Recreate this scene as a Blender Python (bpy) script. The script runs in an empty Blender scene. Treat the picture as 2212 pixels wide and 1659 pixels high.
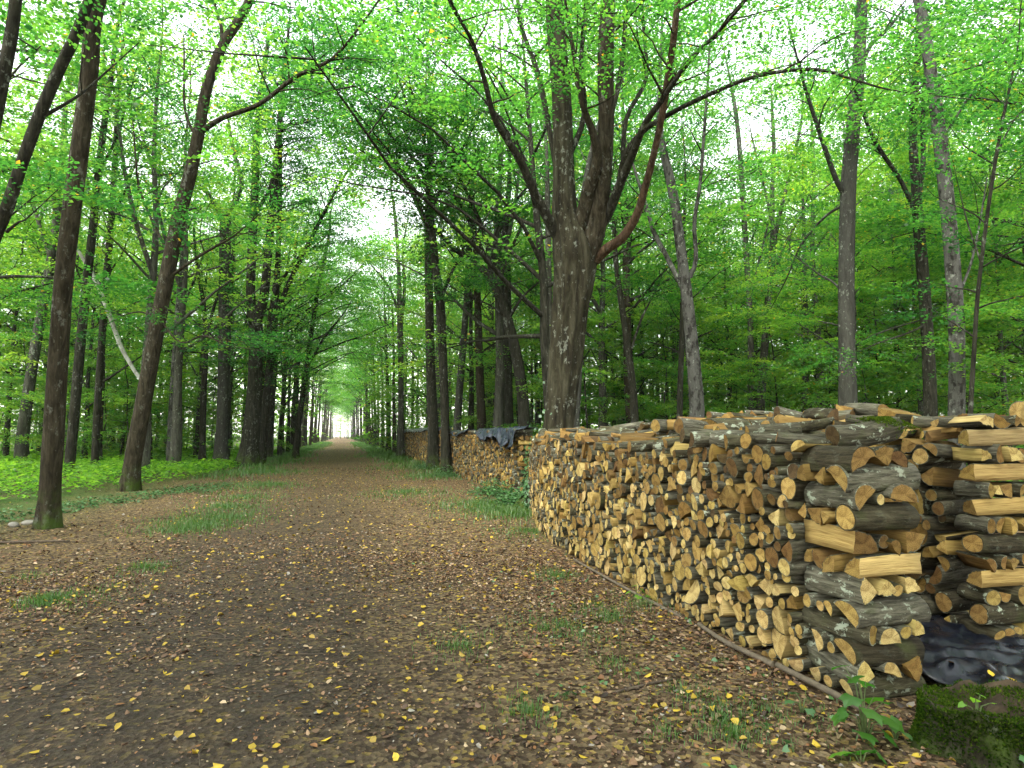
import bpy, math, random
import numpy as np
from math import sin, cos, radians, pi, sqrt, atan2
from mathutils import Matrix, Vector

S = bpy.context.scene
COL = S.collection
RNG = np.random.default_rng(11)
random.seed(5)

# ------------------------------------------------------------------ camera
FPX = 1350.0                       # focal length in pixels of a 2212 wide picture
YAW, PITCH, EYE = radians(15.2), radians(4.7), 1.6
cam_d = bpy.data.cameras.new('camera')
cam_d.sensor_width = 36.0
cam_d.lens = FPX / 2212.0 * 36.0
cam_d.clip_start, cam_d.clip_end = 0.05, 3000.0
cam = bpy.data.objects.new('camera', cam_d)
COL.objects.link(cam)
cam.location = (0, 0, EYE)
cam.rotation_euler = (radians(90) + PITCH, 0, -YAW)
S.camera = cam

# ------------------------------------------------------------------ sky, sun, exposure (pale overcast day)
SUN_EL, SUN_AZ = radians(55), radians(228)      # azimuth measured from +Y towards +X
world = bpy.data.worlds.new('World')
S.world = world
world.use_nodes = True
wn = world.node_tree
for n in list(wn.nodes):
    wn.nodes.remove(n)
sky = wn.nodes.new('ShaderNodeTexSky')
sky.sky_type = 'NISHITA'
sky.sun_disc = False
sky.sun_elevation = SUN_EL
sky.sun_rotation = SUN_AZ
sky.air_density = 2.0
sky.dust_density = 1.0
sky.ozone_density = 0.0
bg = wn.nodes.new('ShaderNodeBackground')
bg.inputs['Strength'].default_value = 0.15
wo = wn.nodes.new('ShaderNodeOutputWorld')
veil = wn.nodes.new('ShaderNodeHueSaturation')          # the cloud veil takes most of the blue out
veil.inputs['Saturation'].default_value = 0.22
wn.links.new(sky.outputs[0], veil.inputs['Color'])
wn.links.new(veil.outputs[0], bg.inputs[0])
wn.links.new(bg.outputs[0], wo.inputs[0])
sun_d = bpy.data.lights.new('sun', 'SUN')
sun_d.energy = 1.5
sun_d.angle = radians(25)
sun_d.color = (1.0, 0.95, 0.86)
sun = bpy.data.objects.new('sun', sun_d)
COL.objects.link(sun)
_sd = Vector((sin(SUN_AZ) * cos(SUN_EL), cos(SUN_AZ) * cos(SUN_EL), sin(SUN_EL)))
sun.rotation_euler = _sd.to_track_quat('Z', 'Y').to_euler()
vs = S.view_settings
vs.view_transform = 'Standard'
vs.look = 'None'
vs.gamma = 1.0
vs.use_curve_mapping = False
vs.exposure = 2.3
S.render.engine = 'CYCLES'
cy = S.cycles
cy.max_bounces = 9
cy.diffuse_bounces = 7
cy.glossy_bounces = 2
cy.transmission_bounces = 6
cy.transparent_max_bounces = 8
cy.sample_clamp_indirect = 8.0
cy.caustics_reflective = False
cy.caustics_refractive = False
cy.use_adaptive_sampling = True
cy.adaptive_threshold = 0.02
cy.use_denoising = True
try:
    cy.denoiser = 'OPENIMAGEDENOISE'
except Exception:
    pass

# ------------------------------------------------------------------ picture <-> place (used to survey where things stand)
_F = np.array([sin(YAW) * cos(PITCH), cos(YAW) * cos(PITCH), sin(PITCH)])
_R = np.array([cos(YAW), -sin(YAW), 0.0])
_U = np.cross(_R, _F)
_C = np.array([0, 0, EYE])


def ray(u, v):
    return _F + (u - 1106) / FPX * _R + (829.5 - v) / FPX * _U


def at(u, v, d):
    return _C + ray(u, v) * d


def on_ground(u, v, z=0.0):
    r = ray(u, v)
    return _C + r * ((z - EYE) / r[2])


def base_at(u, d):
    """ground point seen in column u at depth d"""
    k = -EYE / d                                    # ray z wanted
    b = (k - _F[2]) / _U[2]
    return at(u, 829.5 - b * FPX, d)


def project(p):
    q = np.asarray(p, float) - _C
    z = q @ _F
    return 1106 + FPX * (q @ _R) / z, 829.5 - FPX * (q @ _U) / z, z


# ------------------------------------------------------------------ mesh helpers
def mk_mesh(name, V, polys, mats=(), midx=None, tone=None, tint=None, uv=None, smooth=False):
    """V (n,3); polys = list of int arrays (m,k); midx = one value or array per block; uv per loop or per vertex"""
    me = bpy.data.meshes.new(name)
    V = np.asarray(V, np.float32)
    me.vertices.add(len(V))
    me.vertices.foreach_set('co', V.ravel())
    polys = [np.asarray(p, np.int32) for p in polys if len(p)]
    loops = np.concatenate([p.ravel() for p in polys])
    sizes = np.concatenate([np.full(len(p), p.shape[1], np.int32) for p in polys])
    starts = np.concatenate([[0], np.cumsum(sizes)[:-1]]).astype(np.int32)
    me.loops.add(len(loops))
    me.loops.foreach_set('vertex_index', loops)
    me.polygons.add(len(sizes))
    me.polygons.foreach_set('loop_start', starts)
    me.polygons.foreach_set('loop_total', sizes)
    if midx is not None:
        mm = np.concatenate([np.broadcast_to(np.asarray(m, np.int32), (len(p),)) for p, m in zip(polys, midx)])
        me.polygons.foreach_set('material_index', mm.astype(np.int32))
    if smooth is not False:
        sm = np.broadcast_to(np.asarray(smooth), (len(sizes),)) if not isinstance(smooth, (list, tuple)) else \
            np.concatenate([np.full(len(p), s) for p, s in zip(polys, smooth)])
        me.polygons.foreach_set('use_smooth', sm.astype(bool))
    for m in mats:
        me.materials.append(m)
    if tone is not None:
        a = me.attributes.new('tone', 'FLOAT', 'POINT')
        a.data.foreach_set('value', np.asarray(tone, np.float32))
    if tint is not None:
        a = me.attributes.new('tint', 'FLOAT_COLOR', 'POINT')
        c = np.ones((len(V), 4), np.float32)
        c[:, :3] = tint
        a.data.foreach_set('color', c.ravel())
    if uv is not None:
        l = me.uv_layers.new(name='UVMap')
        uv = np.asarray(uv, np.float32)
        if len(uv) == len(V):
            uv = uv[loops]
        l.data.foreach_set('uv', uv.ravel())
    me.update(calc_edges=True)
    return me


def link(name, data, parent=None, loc=None):
    o = bpy.data.objects.new(name, data)
    COL.objects.link(o)
    if parent is not None:
        o.parent = parent
    if loc is not None:
        o.location = loc
    return o


def tag(o, label=None, cat=None, group=None, kind=None):
    if label:
        assert 4 <= len(label.split()) <= 16, label
        o['label'] = label
    if cat:
        o['category'] = cat
    if group:
        o['group'] = group
    if kind:
        o['kind'] = kind
    return o


def thing(name, label, cat, loc=(0, 0, 0), rz=0.0, group=None):
    o = bpy.data.objects.new(name, None)
    o.empty_display_size = 0.2
    COL.objects.link(o)
    o.location = tuple(float(x) for x in loc)
    o.rotation_euler = (0, 0, rz)
    return tag(o, label, cat, group)


def vnoise(x, y, seed=0):
    """cheap smooth 2-d noise from a few sines"""
    r = np.random.default_rng(seed)
    s = 0
    for k in range(5):
        a, b, p = r.uniform(-1, 1), r.uniform(-1, 1), r.uniform(0, 6.28)
        s = s + np.sin(a * x * (1 + k * .7) + b * y * (1 + k * .7) + p) / (1 + .4 * k)
    return s / 3.2


# ------------------------------------------------------------------ materials
class NT:
    def __init__(self, name):
        self.m = bpy.data.materials.new(name)
        self.m.use_nodes = True
        self.t = self.m.node_tree
        for n in list(self.t.nodes):
            self.t.nodes.remove(n)
        self.out = self.n('ShaderNodeOutputMaterial')

    def n(self, typ, **kw):
        nd = self.t.nodes.new(typ)
        for k, v in kw.items():
            if k.startswith('i_'):
                key = k[2:].replace('_', ' ')
                nd.inputs[key].default_value = v
            else:
                setattr(nd, k, v)
        return nd

    def l(self, a, b):
        self.t.links.new(a, b)

    def ramp(self, fac, stops, interp='LINEAR'):
        r = self.n('ShaderNodeValToRGB')
        r.color_ramp.interpolation = interp
        e = r.color_ramp.elements
        while len(e) < len(stops):
            e.new(0.5)
        for k, (p, c) in enumerate(stops):
            e[k].position = p
            e[k].color = (*c, 1) if len(c) == 3 else c
        self.l(fac, r.inputs[0])
        return r.outputs[0]

    def mix(self, fac, a, b, blend='MIX'):
        m = self.n('ShaderNodeMix', data_type='RGBA', blend_type=blend)
        for s, v in ((m.inputs[0], fac), (m.inputs[6], a), (m.inputs[7], b)):
            if hasattr(v, 'is_linked') or hasattr(v, 'node'):
                self.l(v, s)
            else:
                s.default_value = (*v, 1) if isinstance(v, (tuple, list)) and len(v) == 3 else v
        return m.outputs[2]

    def math(self, op, a, b=None, clamp=False):
        m = self.n('ShaderNodeMath', operation=op, use_clamp=clamp)
        for s, v in ((m.inputs[0], a), (m.inputs[1], b)):
            if v is None:
                continue
            if hasattr(v, 'node'):
                self.l(v, s)
            else:
                s.default_value = v
        return m.outputs[0]

    def noise(self, vec, scale, detail=4, rough=.55, dist=0.0):
        n = self.n('ShaderNodeTexNoise')
        n.inputs['Scale'].default_value = scale
        n.inputs['Detail'].default_value = detail
        n.inputs['Roughness'].default_value = rough
        n.inputs['Distortion'].default_value = dist
        if vec is not None:
            self.l(vec, n.inputs['Vector'])
        return n.outputs[0]

    def mapped(self, vec, scale=(1, 1, 1), loc=(0, 0, 0)):
        m = self.n('ShaderNodeMapping')
        m.inputs['Scale'].default_value = scale
        m.inputs['Location'].default_value = loc
        self.l(vec, m.inputs['Vector'])
        return m.outputs[0]

    def bsdf(self, col, rough=.9, bump=None, bstr=.5, bdist=.02, spec=.25):
        b = self.n('ShaderNodeBsdfPrincipled')
        if hasattr(col, 'node'):
            self.l(col, b.inputs['Base Color'])
        else:
            b.inputs['Base Color'].default_value = (*col, 1)
        if hasattr(rough, 'node'):
            self.l(rough, b.inputs['Roughness'])
        else:
            b.inputs['Roughness'].default_value = rough
        b.inputs['Specular IOR Level'].default_value = spec
        if bump is not None:
            bp = self.n('ShaderNodeBump')
            bp.inputs['Strength'].default_value = bstr
            bp.inputs['Distance'].default_value = bdist
            self.l(bump, bp.inputs['Height'])
            self.l(bp.outputs[0], b.inputs['Normal'])
        self.l(b.outputs[0], self.out.inputs[0])
        return b

    def attr(self, name, out='Fac'):
        a = self.n('ShaderNodeAttribute', attribute_name=name)
        return a.outputs[out]

    def coord(self, which='Object'):
        return self.n('ShaderNodeTexCoord').outputs[which]

    def objrand(self):
        return self.n('ShaderNodeObjectInfo').outputs['Random']


def leaf_mat(name, stops, tstops, trans=.5, gloss=.05, vary=False):
    N = NT(name)
    t = N.attr('tone')
    c1 = N.ramp(t, stops)
    c2 = N.ramp(t, tstops)
    if vary:
        ov = N.ramp(N.objrand(), [(0, (.66, .76, .76)), (.3, (.90, .94, .90)), (.65, (1.08, 1.05, 1)), (1, (1.40, 1.20, .95))])
        c1 = N.mix(1.0, c1, ov, 'MULTIPLY')
        c2 = N.mix(1.0, c2, ov, 'MULTIPLY')
    d = N.n('ShaderNodeBsdfDiffuse')
    N.l(c1, d.inputs[0])
    tr = N.n('ShaderNodeBsdfTranslucent')
    N.l(c2, tr.inputs[0])
    mx = N.n('ShaderNodeMixShader')
    mx.inputs[0].default_value = trans
    N.l(d.outputs[0], mx.inputs[1])
    N.l(tr.outputs[0], mx.inputs[2])
    g = N.n('ShaderNodeBsdfGlossy')
    g.inputs['Roughness'].default_value = .45
    m2 = N.n('ShaderNodeMixShader')
    m2.inputs[0].default_value = gloss
    N.l(mx.outputs[0], m2.inputs[1])
    N.l(g.outputs[0], m2.inputs[2])
    N.l(m2.outputs[0], N.out.inputs[0])
    return N.m


M = {}
M['leaf'] = leaf_mat('beech_leaf',
                     [(0, (.009, .040, .010)), (.5, (.029, .100, .017)), (.93, (.072, .155, .020)), (.985, (.12, .19, .016)), (1, (.36, .25, .02))],
                     [(0, (.032, .17, .028)), (.5, (.115, .40, .044)), (.93, (.32, .60, .060)), (.985, (.40, .60, .05)), (1, (.62, .42, .03))], trans=.60, gloss=.03, vary=True)
M['herb'] = leaf_mat('herb_leaf',
                     [(0, (.04, .13, .010)), (.5, (.11, .27, .018)), (1, (.19, .36, .025))],
                     [(0, (.06, .26, .015)), (.5, (.26, .58, .03)), (1, (.40, .70, .04))], trans=.5)
M['ivy'] = leaf_mat('ivy_leaf',
                    [(0, (.018, .060, .014)), (.5, (.040, .115, .028)), (1, (.075, .17, .04))],
                    [(0, (.03, .10, .03)), (1, (.07, .22, .06))], trans=.2, gloss=.08)
M['grass'] = leaf_mat('grass_blade',
                      [(0, (.03, .085, .012)), (.6, (.06, .15, .02)), (1, (.13, .19, .035))],
                      [(0, (.05, .16, .015)), (1, (.14, .33, .03))], trans=.35)
M['moss'] = leaf_mat('moss_tuft',
                     [(0, (.010, .025, .004)), (.6, (.032, .066, .006)), (1, (.075, .112, .010))],
                     [(0, (.015, .04, .005)), (1, (.09, .15, .015))], trans=.2, gloss=0)


def litter_mat():
    N = NT('fallen_leaf')
    c = N.attr('tint', 'Color')
    n = N.noise(N.coord('Object'), 60, 3)
    c2 = N.mix(.35, c, N.ramp(n, [(.3, (.35, .3, .25)), (.7, (1, 1, 1))]), 'MULTIPLY')
    d = N.n('ShaderNodeBsdfDiffuse')
    N.l(c2, d.inputs[0])
    g = N.n('ShaderNodeBsdfGlossy')
    g.inputs['Roughness'].default_value = .5
    m = N.n('ShaderNodeMixShader')
    m.inputs[0].default_value = .04
    N.l(d.outputs[0], m.inputs[1])
    N.l(g.outputs[0], m.inputs[2])
    N.l(m.outputs[0], N.out.inputs[0])
    return N.m


M['litter'] = litter_mat()


def bark_mat(name, dark, mid, light, lichen=(.30, .33, .27), lich_amt=.5, moss_h=.8, furrow=9.0, white=0.0):
    N = NT(name)
    co = N.coord('Object')
    st = N.mapped(co, (furrow, furrow, furrow * .16))
    fur = N.noise(st, 1.6, 5, .62, .5)
    fine = N.noise(N.mapped(co, (30, 30, 9)), 1.0, 4)
    h = N.math('ADD', fur, N.math('MULTIPLY', fine, .4))
    col = N.ramp(fur, [(.30, dark), (.50, mid), (.72, light)])
    col = N.mix(.5, col, N.ramp(fine, [(.3, (.45, .42, .4)), (.7, (1.15, 1.12, 1.1))]), 'MULTIPLY')
    big = N.noise(N.mapped(co, (1.3, 1.3, .6)), 1.5, 4, .6)
    spots = N.noise(N.mapped(co, (6, 6, 4)), 1.7, 5, .7)
    lm = N.ramp(N.math('ADD', spots, N.math('MULTIPLY', big, .5)), [(.84, (0, 0, 0)), (.92, (1, 1, 1))])
    col = N.mix(N.math('MULTIPLY', lm, lich_amt), col, lichen)
    if white > 0:
        wm = N.ramp(N.noise(N.mapped(co, (3, 3, 2.0)), 1.4, 4, .65), [(.42, (0, 0, 0)), (.52, (1, 1, 1))])
        col = N.mix(N.math('MULTIPLY', wm, white), col, (.52, .52, .47))
    sep = N.n('ShaderNodeSeparateXYZ')
    N.l(co, sep.inputs[0])
    mz = N.math('MULTIPLY', N.math('SUBTRACT', 1.0, N.math('DIVIDE', sep.outputs[2], moss_h), True), 1.3, True)
    mm = N.math('MULTIPLY', mz, N.ramp(N.noise(co, 3.5, 4), [(.42, (0, 0, 0)), (.6, (1, 1, 1))]))
    col = N.mix(N.math('MULTIPLY', mm, .85), col, (.045, .075, .012))
    N.bsdf(col, .95, h, 1.0, .03, .1)
    return N.m


M['bark_brown'] = bark_mat('bark_brown', (0.0111, 0.0091, 0.0048), (0.0321, 0.0273, 0.0167), (0.0630, 0.0559, 0.0371), lich_amt=.25)
M['bark_dark'] = bark_mat('bark_dark', (0.0092, 0.0083, 0.0064), (0.0249, 0.0248, 0.0167), (0.0524, 0.0509, 0.0372), lich_amt=.35)
M['bark_grey'] = bark_mat('bark_grey', (0.0232, 0.0236, 0.0184), (0.0560, 0.0561, 0.0430), (0.0993, 0.1032, 0.0788), lich_amt=.6, furrow=6)
M['bark_smooth'] = bark_mat('bark_smooth', (0.029, 0.029, 0.024), (0.046, 0.047, 0.039), (0.067, 0.068, 0.056), lich_amt=.5, furrow=4)
M['bark_birch'] = bark_mat('bark_birch', (0.0115, 0.0115, 0.0092), (0.0287, 0.0276, 0.0230), (0.0575, 0.0563, 0.0483), lichen=(.26, .29, .23), lich_amt=.6, white=.10)
M['bark_pale'] = bark_mat('bark_pale', (0.182, 0.175, 0.154), (0.280, 0.273, 0.245), (0.350, 0.343, 0.308), lich_amt=.2, white=.5)
M['bark_old'] = bark_mat('bark_old', (0.0078, 0.0064, 0.0048), (0.0293, 0.0268, 0.0155), (0.0576, 0.0568, 0.0367), lich_amt=.4, furrow=5, moss_h=1.6)
M['bark_red'] = bark_mat('bark_red', (.020, .013, .008), (.062, .040, .024), (.115, .078, .048), lich_amt=.1)


def log_bark_mat():
    N = NT('log_bark')
    co = N.coord('Object')
    uv = N.coord('UV')
    rnd = N.attr('tone')
    off = N.n('ShaderNodeCombineXYZ')
    N.l(N.math('MULTIPLY', rnd, 37.0), off.inputs[0])
    N.l(N.math('MULTIPLY', rnd, 11.0), off.inputs[1])
    va = N.n('ShaderNodeVectorMath', operation='ADD')
    N.l(uv, va.inputs[0])
    N.l(off.outputs[0], va.inputs[1])
    v = va.outputs[0]
    fur = N.noise(N.mapped(v, (46, 6, 1)), 1.0, 5, .65, .4)
    fine = N.noise(N.mapped(v, (90, 40, 1)), 1.0, 3)
    col = N.ramp(fur, [(.3, (.016, .015, .010)), (.50, (.062, .057, .041)), (.72, (.135, .127, .098))])
    tintv = N.ramp(rnd, [(0, (.45, .40, .30)), (.35, (.85, .82, .62)), (.6, (1, 1, .95)), (1, (1.5, 1.52, 1.45))])
    col = N.mix(1.0, col, tintv, 'MULTIPLY')
    sp = N.noise(N.mapped(v, (13, 9, 1)), 1.0, 4, .7)
    lm = N.ramp(sp, [(.565, (0, 0, 0)), (.62, (1, 1, 1))])
    la = N.ramp(N.math('FRACT', N.math('MULTIPLY', rnd, 7.3)), [(.25, (.05, .05, .05)), (.8, (.85, .85, .85))])
    col = N.mix(N.math('MULTIPLY', lm, la), col, (.33, .37, .28))
    mo = N.ramp(N.noise(N.mapped(v, (7, 5, 1), (9, 3, 0)), 1.0, 3), [(.55, (0, 0, 0)), (.75, (1, 1, 1))])
    col = N.mix(N.math('MULTIPLY', mo, .5), col, (.06, .075, .022))
    N.bsdf(col, .9, N.math('ADD', fur, N.math('MULTIPLY', fine, .4)), .9, .012, .15)
    return N.m


def log_cut_mat():
    N = NT('log_cut')
    uv = N.coord('UV')
    t = N.attr('tint', 'Color')
    rnd = N.attr('tone')
    ln = N.n('ShaderNodeVectorMath', operation='LENGTH')
    N.l(uv, ln.inputs[0])
    warp = N.noise(uv, 14, 3)
    rad = N.math('ADD', N.math('MULTIPLY', ln.outputs['Value'], 520.0), N.math('MULTIPLY', warp, 5.0))
    rings = N.math('ADD', N.math('MULTIPLY', N.math('SINE', rad), .5), .5)
    col = N.mix(N.math('MULTIPLY', rings, .32), t, (.55, .42, .26), 'MULTIPLY')
    n = N.noise(N.mapped(uv, (22, 22, 1)), 1.0, 4, .6)
    col = N.mix(.75, col, N.ramp(n, [(.28, (.34, .26, .18)), (.52, (.95, .93, .9)), (.75, (1.15, 1.1, 1.0))]), 'MULTIPLY')
    blot = N.noise(N.mapped(uv, (9, 9, 1)), 1.0, 3, .6)
    col = N.mix(.6, col, N.ramp(blot, [(.35, (.55, .45, .34)), (.55, (1, 1, 1))]), 'MULTIPLY')
    # heart stain and radial checks
    sepu = N.n('ShaderNodeSeparateXYZ')
    N.l(uv, sepu.inputs[0])
    ang = N.math('ARCTAN2', sepu.outputs[1], sepu.outputs[0])
    cv = N.n('ShaderNodeCombineXYZ')
    N.l(N.math('MULTIPLY', ang, 2.2), cv.inputs[0])
    N.l(N.math('MULTIPLY', rnd, 50.0), cv.inputs[1])
    ck = N.noise(cv.outputs[0], 2.4, 2, .5)
    cm = N.ramp(ck, [(.475, (1, 1, 1)), (.5, (.25, .2, .16)), (.525, (1, 1, 1))])
    col = N.mix(.8, col, cm, 'MULTIPLY')
    saw = N.noise(N.mapped(uv, (6, 130, 1)), 1.0, 2)
    N.bsdf(col, .85, N.math('ADD', N.math('MULTIPLY', saw, .6), n), .5, .006, .15)
    return N.m


def log_split_mat():
    N = NT('log_split')
    uv = N.coord('UV')
    t = N.attr('tint', 'Color')
    rnd = N.attr('tone')
    off = N.n('ShaderNodeCombineXYZ')
    N.l(N.math('MULTIPLY', rnd, 23.0), off.inputs[0])
    va = N.n('ShaderNodeVectorMath', operation='ADD')
    N.l(uv, va.inputs[0])
    N.l(off.outputs[0], va.inputs[1])
    g = N.noise(N.mapped(va.outputs[0], (95, 4.5, 1)), 1.0, 4, .6, .3)
    g2 = N.noise(N.mapped(va.outputs[0], (24, 2, 1)), 1.0, 3, .6, .5)
    col = N.mix(.75, t, N.ramp(g, [(.28, (.42, .33, .22)), (.5, (.92, .88, .8)), (.72, (1.15, 1.1, 1.0))]), 'MULTIPLY')
    col = N.mix(.5, col, N.ramp(g2, [(.33, (.5, .42, .32)), (.5, (1, 1, 1))]), 'MULTIPLY')
    N.bsdf(col, .85, N.math('ADD', g, g2), .8, .010, .15)
    return N.m


M['log_bark'], M['log_cut'], M['log_split'] = log_bark_mat(), log_cut_mat(), log_split_mat()
LOGM = (M['log_bark'], M['log_cut'], M['log_split'])


def ground_mat(name, path):
    N = NT(name)
    co = N.coord('Object')
    sep = N.n('ShaderNodeSeparateXYZ')
    N.l(co, sep.inputs[0])
    big = N.noise(co, .55, 5, .6)
    mid = N.noise(co, 3.2, 5, .65)
    fine = N.noise(co, 38, 4, .7)
    vor = N.n('ShaderNodeTexVoronoi', feature='F1')
    vor.inputs['Scale'].default_value = 31.0
    N.l(N.mapped(co, (1, 1, .2)), vor.inputs['Vector'])
    vs_ = N.n('ShaderNodeSeparateColor')
    N.l(vor.outputs['Color'], vs_.inputs[0])
    leafc = N.ramp(vs_.outputs[0], [(0, (.034, .021, .012)), (.3, (.085, .056, .032)), (.6, (.160, .112, .062)),
                                    (.84, (.24, .175, .10)), (.93, (.31, .21, .08)), (1, (.38, .28, .06))])
    leafc = N.mix(.6, leafc, N.ramp(fine, [(.3, (.28, .26, .24)), (.65, (.82, .82, .82))]), 'MULTIPLY')
    soil = N.ramp(fine, [(.25, (.017, .0135, .010)), (.5, (.042, .034, .026)), (.8, (.076, .064, .050))])
    # worn wheel track left of the middle, litter to both sides
    x = N.math('ADD', sep.outputs[0], N.math('MULTIPLY', N.math('SUBTRACT', big, .5), 2.2))
    tr = N.math('ABSOLUTE', N.math('ADD', x, .95))
    worn = N.ramp(N.math('DIVIDE', tr, 3.0), [(.28, (.92, .92, .92)), (.72, (.12, .12, .12)), (1, (.0, .0, .0))])
    worn = N.math('MULTIPLY', worn, N.math('SUBTRACT', 1.0, N.math('MULTIPLY', N.math('SUBTRACT', sep.outputs[1], 7.0), .055, True), True))
    worn = N.math('MULTIPLY', worn, N.ramp(mid, [(.3, (.45, .45, .45)), (.6, (1, 1, 1))]))
    col = N.mix(worn, leafc, soil)
    if not path:
        gm = N.ramp(N.noise(co, .35, 4, .6), [(.40, (0, 0, 0)), (.62, (1, 1, 1))])
        far = N.math('MULTIPLY', N.math('SUBTRACT', N.math('ABSOLUTE', sep.outputs[0]), 4.2), .35, True)
        farY = N.math('MULTIPLY', N.math('SUBTRACT', sep.outputs[1], 9.0), .2, True)
        gf = N.math('MULTIPLY', N.math('MULTIPLY', far, farY), N.math('ADD', N.math('MULTIPLY', gm, .5), .4))
        col = N.mix(gf, col, N.ramp(fine, [(.3, (.02, .05, .012)), (.7, (.06, .13, .025))]))
    h = N.math('ADD', N.math('MULTIPLY', vor.outputs['Distance'], .8), fine)
    N.bsdf(col, .95, h, .8, .02, .1)
    return N.m


M['ground'] = ground_mat('forest_floor', False)
M['path'] = ground_mat('path_soil', True)


def simple(name, col, rough=.8, nscale=12, var=.4, bstr=.3, spec=.3):
    N = NT(name)
    n = N.noise(N.coord('Object'), nscale, 5, .6)
    c = N.ramp(n, [(.25, tuple(x * (1 - var) for x in col)), (.75, tuple(x * (1 + var) for x in col))])
    N.bsdf(c, rough, n, bstr, .01, spec)
    return N.m


def tarp_mat(c1=(.0035, .005, .010), c2=(.013, .016, .023)):
    N = NT('black_plastic')
    co = N.coord('Object')
    n = N.noise(N.mapped(co, (5, 5, 5)), 1.0, 5, .6, .8)
    dirt = N.ramp(N.noise(co, 9, 4), [(.5, c1), (.75, c2)])
    N.bsdf(dirt, N.ramp(n, [(.3, (.22, .22, .22)), (.7, (.40, .40, .40))]), n, .4, .02, .5)
    return N.m


M['tarp'] = tarp_mat()
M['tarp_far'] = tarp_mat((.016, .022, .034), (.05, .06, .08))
M['stone'] = simple('pale_stone', (.20, .185, .155), .9, 9, .35, .6)
M['stick'] = simple('stick_bark', (.075, .056, .038), .9, 25, .5, .6)
M['pole'] = simple('pole_wood', (.11, .088, .06), .9, 14, .5, .6)
M['stem'] = simple('green_stem', (.07, .10, .03), .7, 20, .3)
M['rotten'] = simple('rotten_wood', (.042, .029, .016), .95, 16, .75, 1.0)


# ------------------------------------------------------------------ ground height
def gz(x, y):
    x = np.asarray(x, float)
    y = np.asarray(y, float)
    off = np.clip((np.abs(x + .2) - 5.2) / 4.0, 0, 1)
    rut = -.03 * np.exp(-((x + 2.0) / .5) ** 2) - .03 * np.exp(-((x - .7) / .5) ** 2)
    return off * .10 * vnoise(x * .5, y * .5, 3) + rut + .012 * vnoise(x * 1.3, y * 1.3, 8)


def grid_sheet(name, xs, ys, zoff, mat, label_kind='structure', edge=None):
    X, Y = np.meshgrid(xs, ys)
    if edge is not None:
        X = edge(X, Y)
    Z = gz(X, Y) + zoff
    V = np.stack([X.ravel(), Y.ravel(), Z.ravel()], 1)
    nx, ny = len(xs), len(ys)
    i = np.arange((ny - 1) * nx).reshape(ny - 1, nx)[:, :-1].ravel()
    Q = np.stack([i, i + 1, i + 1 + nx, i + nx], 1)
    me = mk_mesh(name, V, [Q], [mat], smooth=True)
    o = link(name, me)
    o['kind'] = label_kind
    return o


def spaced(lo, hi, near_step, far_step):
    """points from lo..hi, fine near 0"""
    v = [lo]
    while v[-1] < hi:
        a = abs(v[-1])
        v.append(v[-1] + near_step + (far_step - near_step) * min(1, max(0, a - 14) / 80))
    return np.array(v)


grid_sheet('ground', spaced(-400, 400, .35, 16), spaced(-40, 700, .35, 16), 0.0, M['ground'])


def path_edge(X, Y):
    w = 1 + .05 * vnoise(Y * .9, X * 0 + np.sign(X) * 3, 5) + .04 * vnoise(Y * 3.1, X * 0 + np.sign(X), 6)
    return -.15 + X * w


grid_sheet('path', np.linspace(-2.75, 2.75, 17), spaced(-6, 420, .35, 6), .006, M['path'], edge=path_edge)


# ------------------------------------------------------------------ firewood
def cross_section(r, kind, n, rng, rot=None):
    """outline of a log end; per edge flag True where the face is split wood (no bark)"""
    if kind == 'round':
        a = np.linspace(0, 2 * pi, n, endpoint=False)
        rr = r * (1 + .06 * np.sin(2 * a + rng.uniform(0, 6)) + .04 * np.sin(3 * a + rng.uniform(0, 6)) + rng.normal(0, .012, n))
        P = np.stack([rr * np.cos(a), rr * np.sin(a)], 1)
        fl = np.zeros(n, bool)
    elif kind == 'half':
        m = n - 3
        a = np.linspace(0, pi, m)
        rr = r * 1.18 * (1 + .05 * np.sin(2 * a + rng.uniform(0, 6)))
        arc = np.stack([rr * np.cos(a), rr * np.sin(a)], 1)
        ch = np.stack([np.linspace(arc[-1, 0], arc[0, 0], 5)[1:-1], rng.normal(0, .05 * r, 3)], 1)
        P = np.concatenate([arc, ch])
        P[:, 1] -= .42 * r
        fl = np.array([False] * (m - 1) + [True] * 4)
    else:                                            # wedge split from a bigger log
        sp = 1.4 if rot is not None else rng.uniform(1.1, 1.75) if kind == 'wedge' else rng.uniform(.8, 1.1)
        m = n - 5
        a = np.linspace(-sp / 2, sp / 2, m)
        R = r * 1.75
        arc = np.stack([R * np.cos(a), R * np.sin(a)], 1) * (1 + .03 * rng.normal(size=(m, 1)))
        side1 = np.stack([arc[-1] * .66, arc[-1] * .33], 0) + rng.normal(0, .05 * r, (2, 2))
        side2 = np.stack([arc[0] * .33, arc[0] * .66], 0) + rng.normal(0, .05 * r, (2, 2))
        P = np.concatenate([arc, side1, [[.04 * r, 0]], side2])
        P[:, 0] -= R * .58
        fl = np.array([False] * (m - 1) + [True] * 6)
    th = rng.uniform(0, 2 * pi) if rot is None else rot
    c, s = cos(th), sin(th)
    return P @ np.array([[c, s], [-s, c]]), fl


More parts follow.
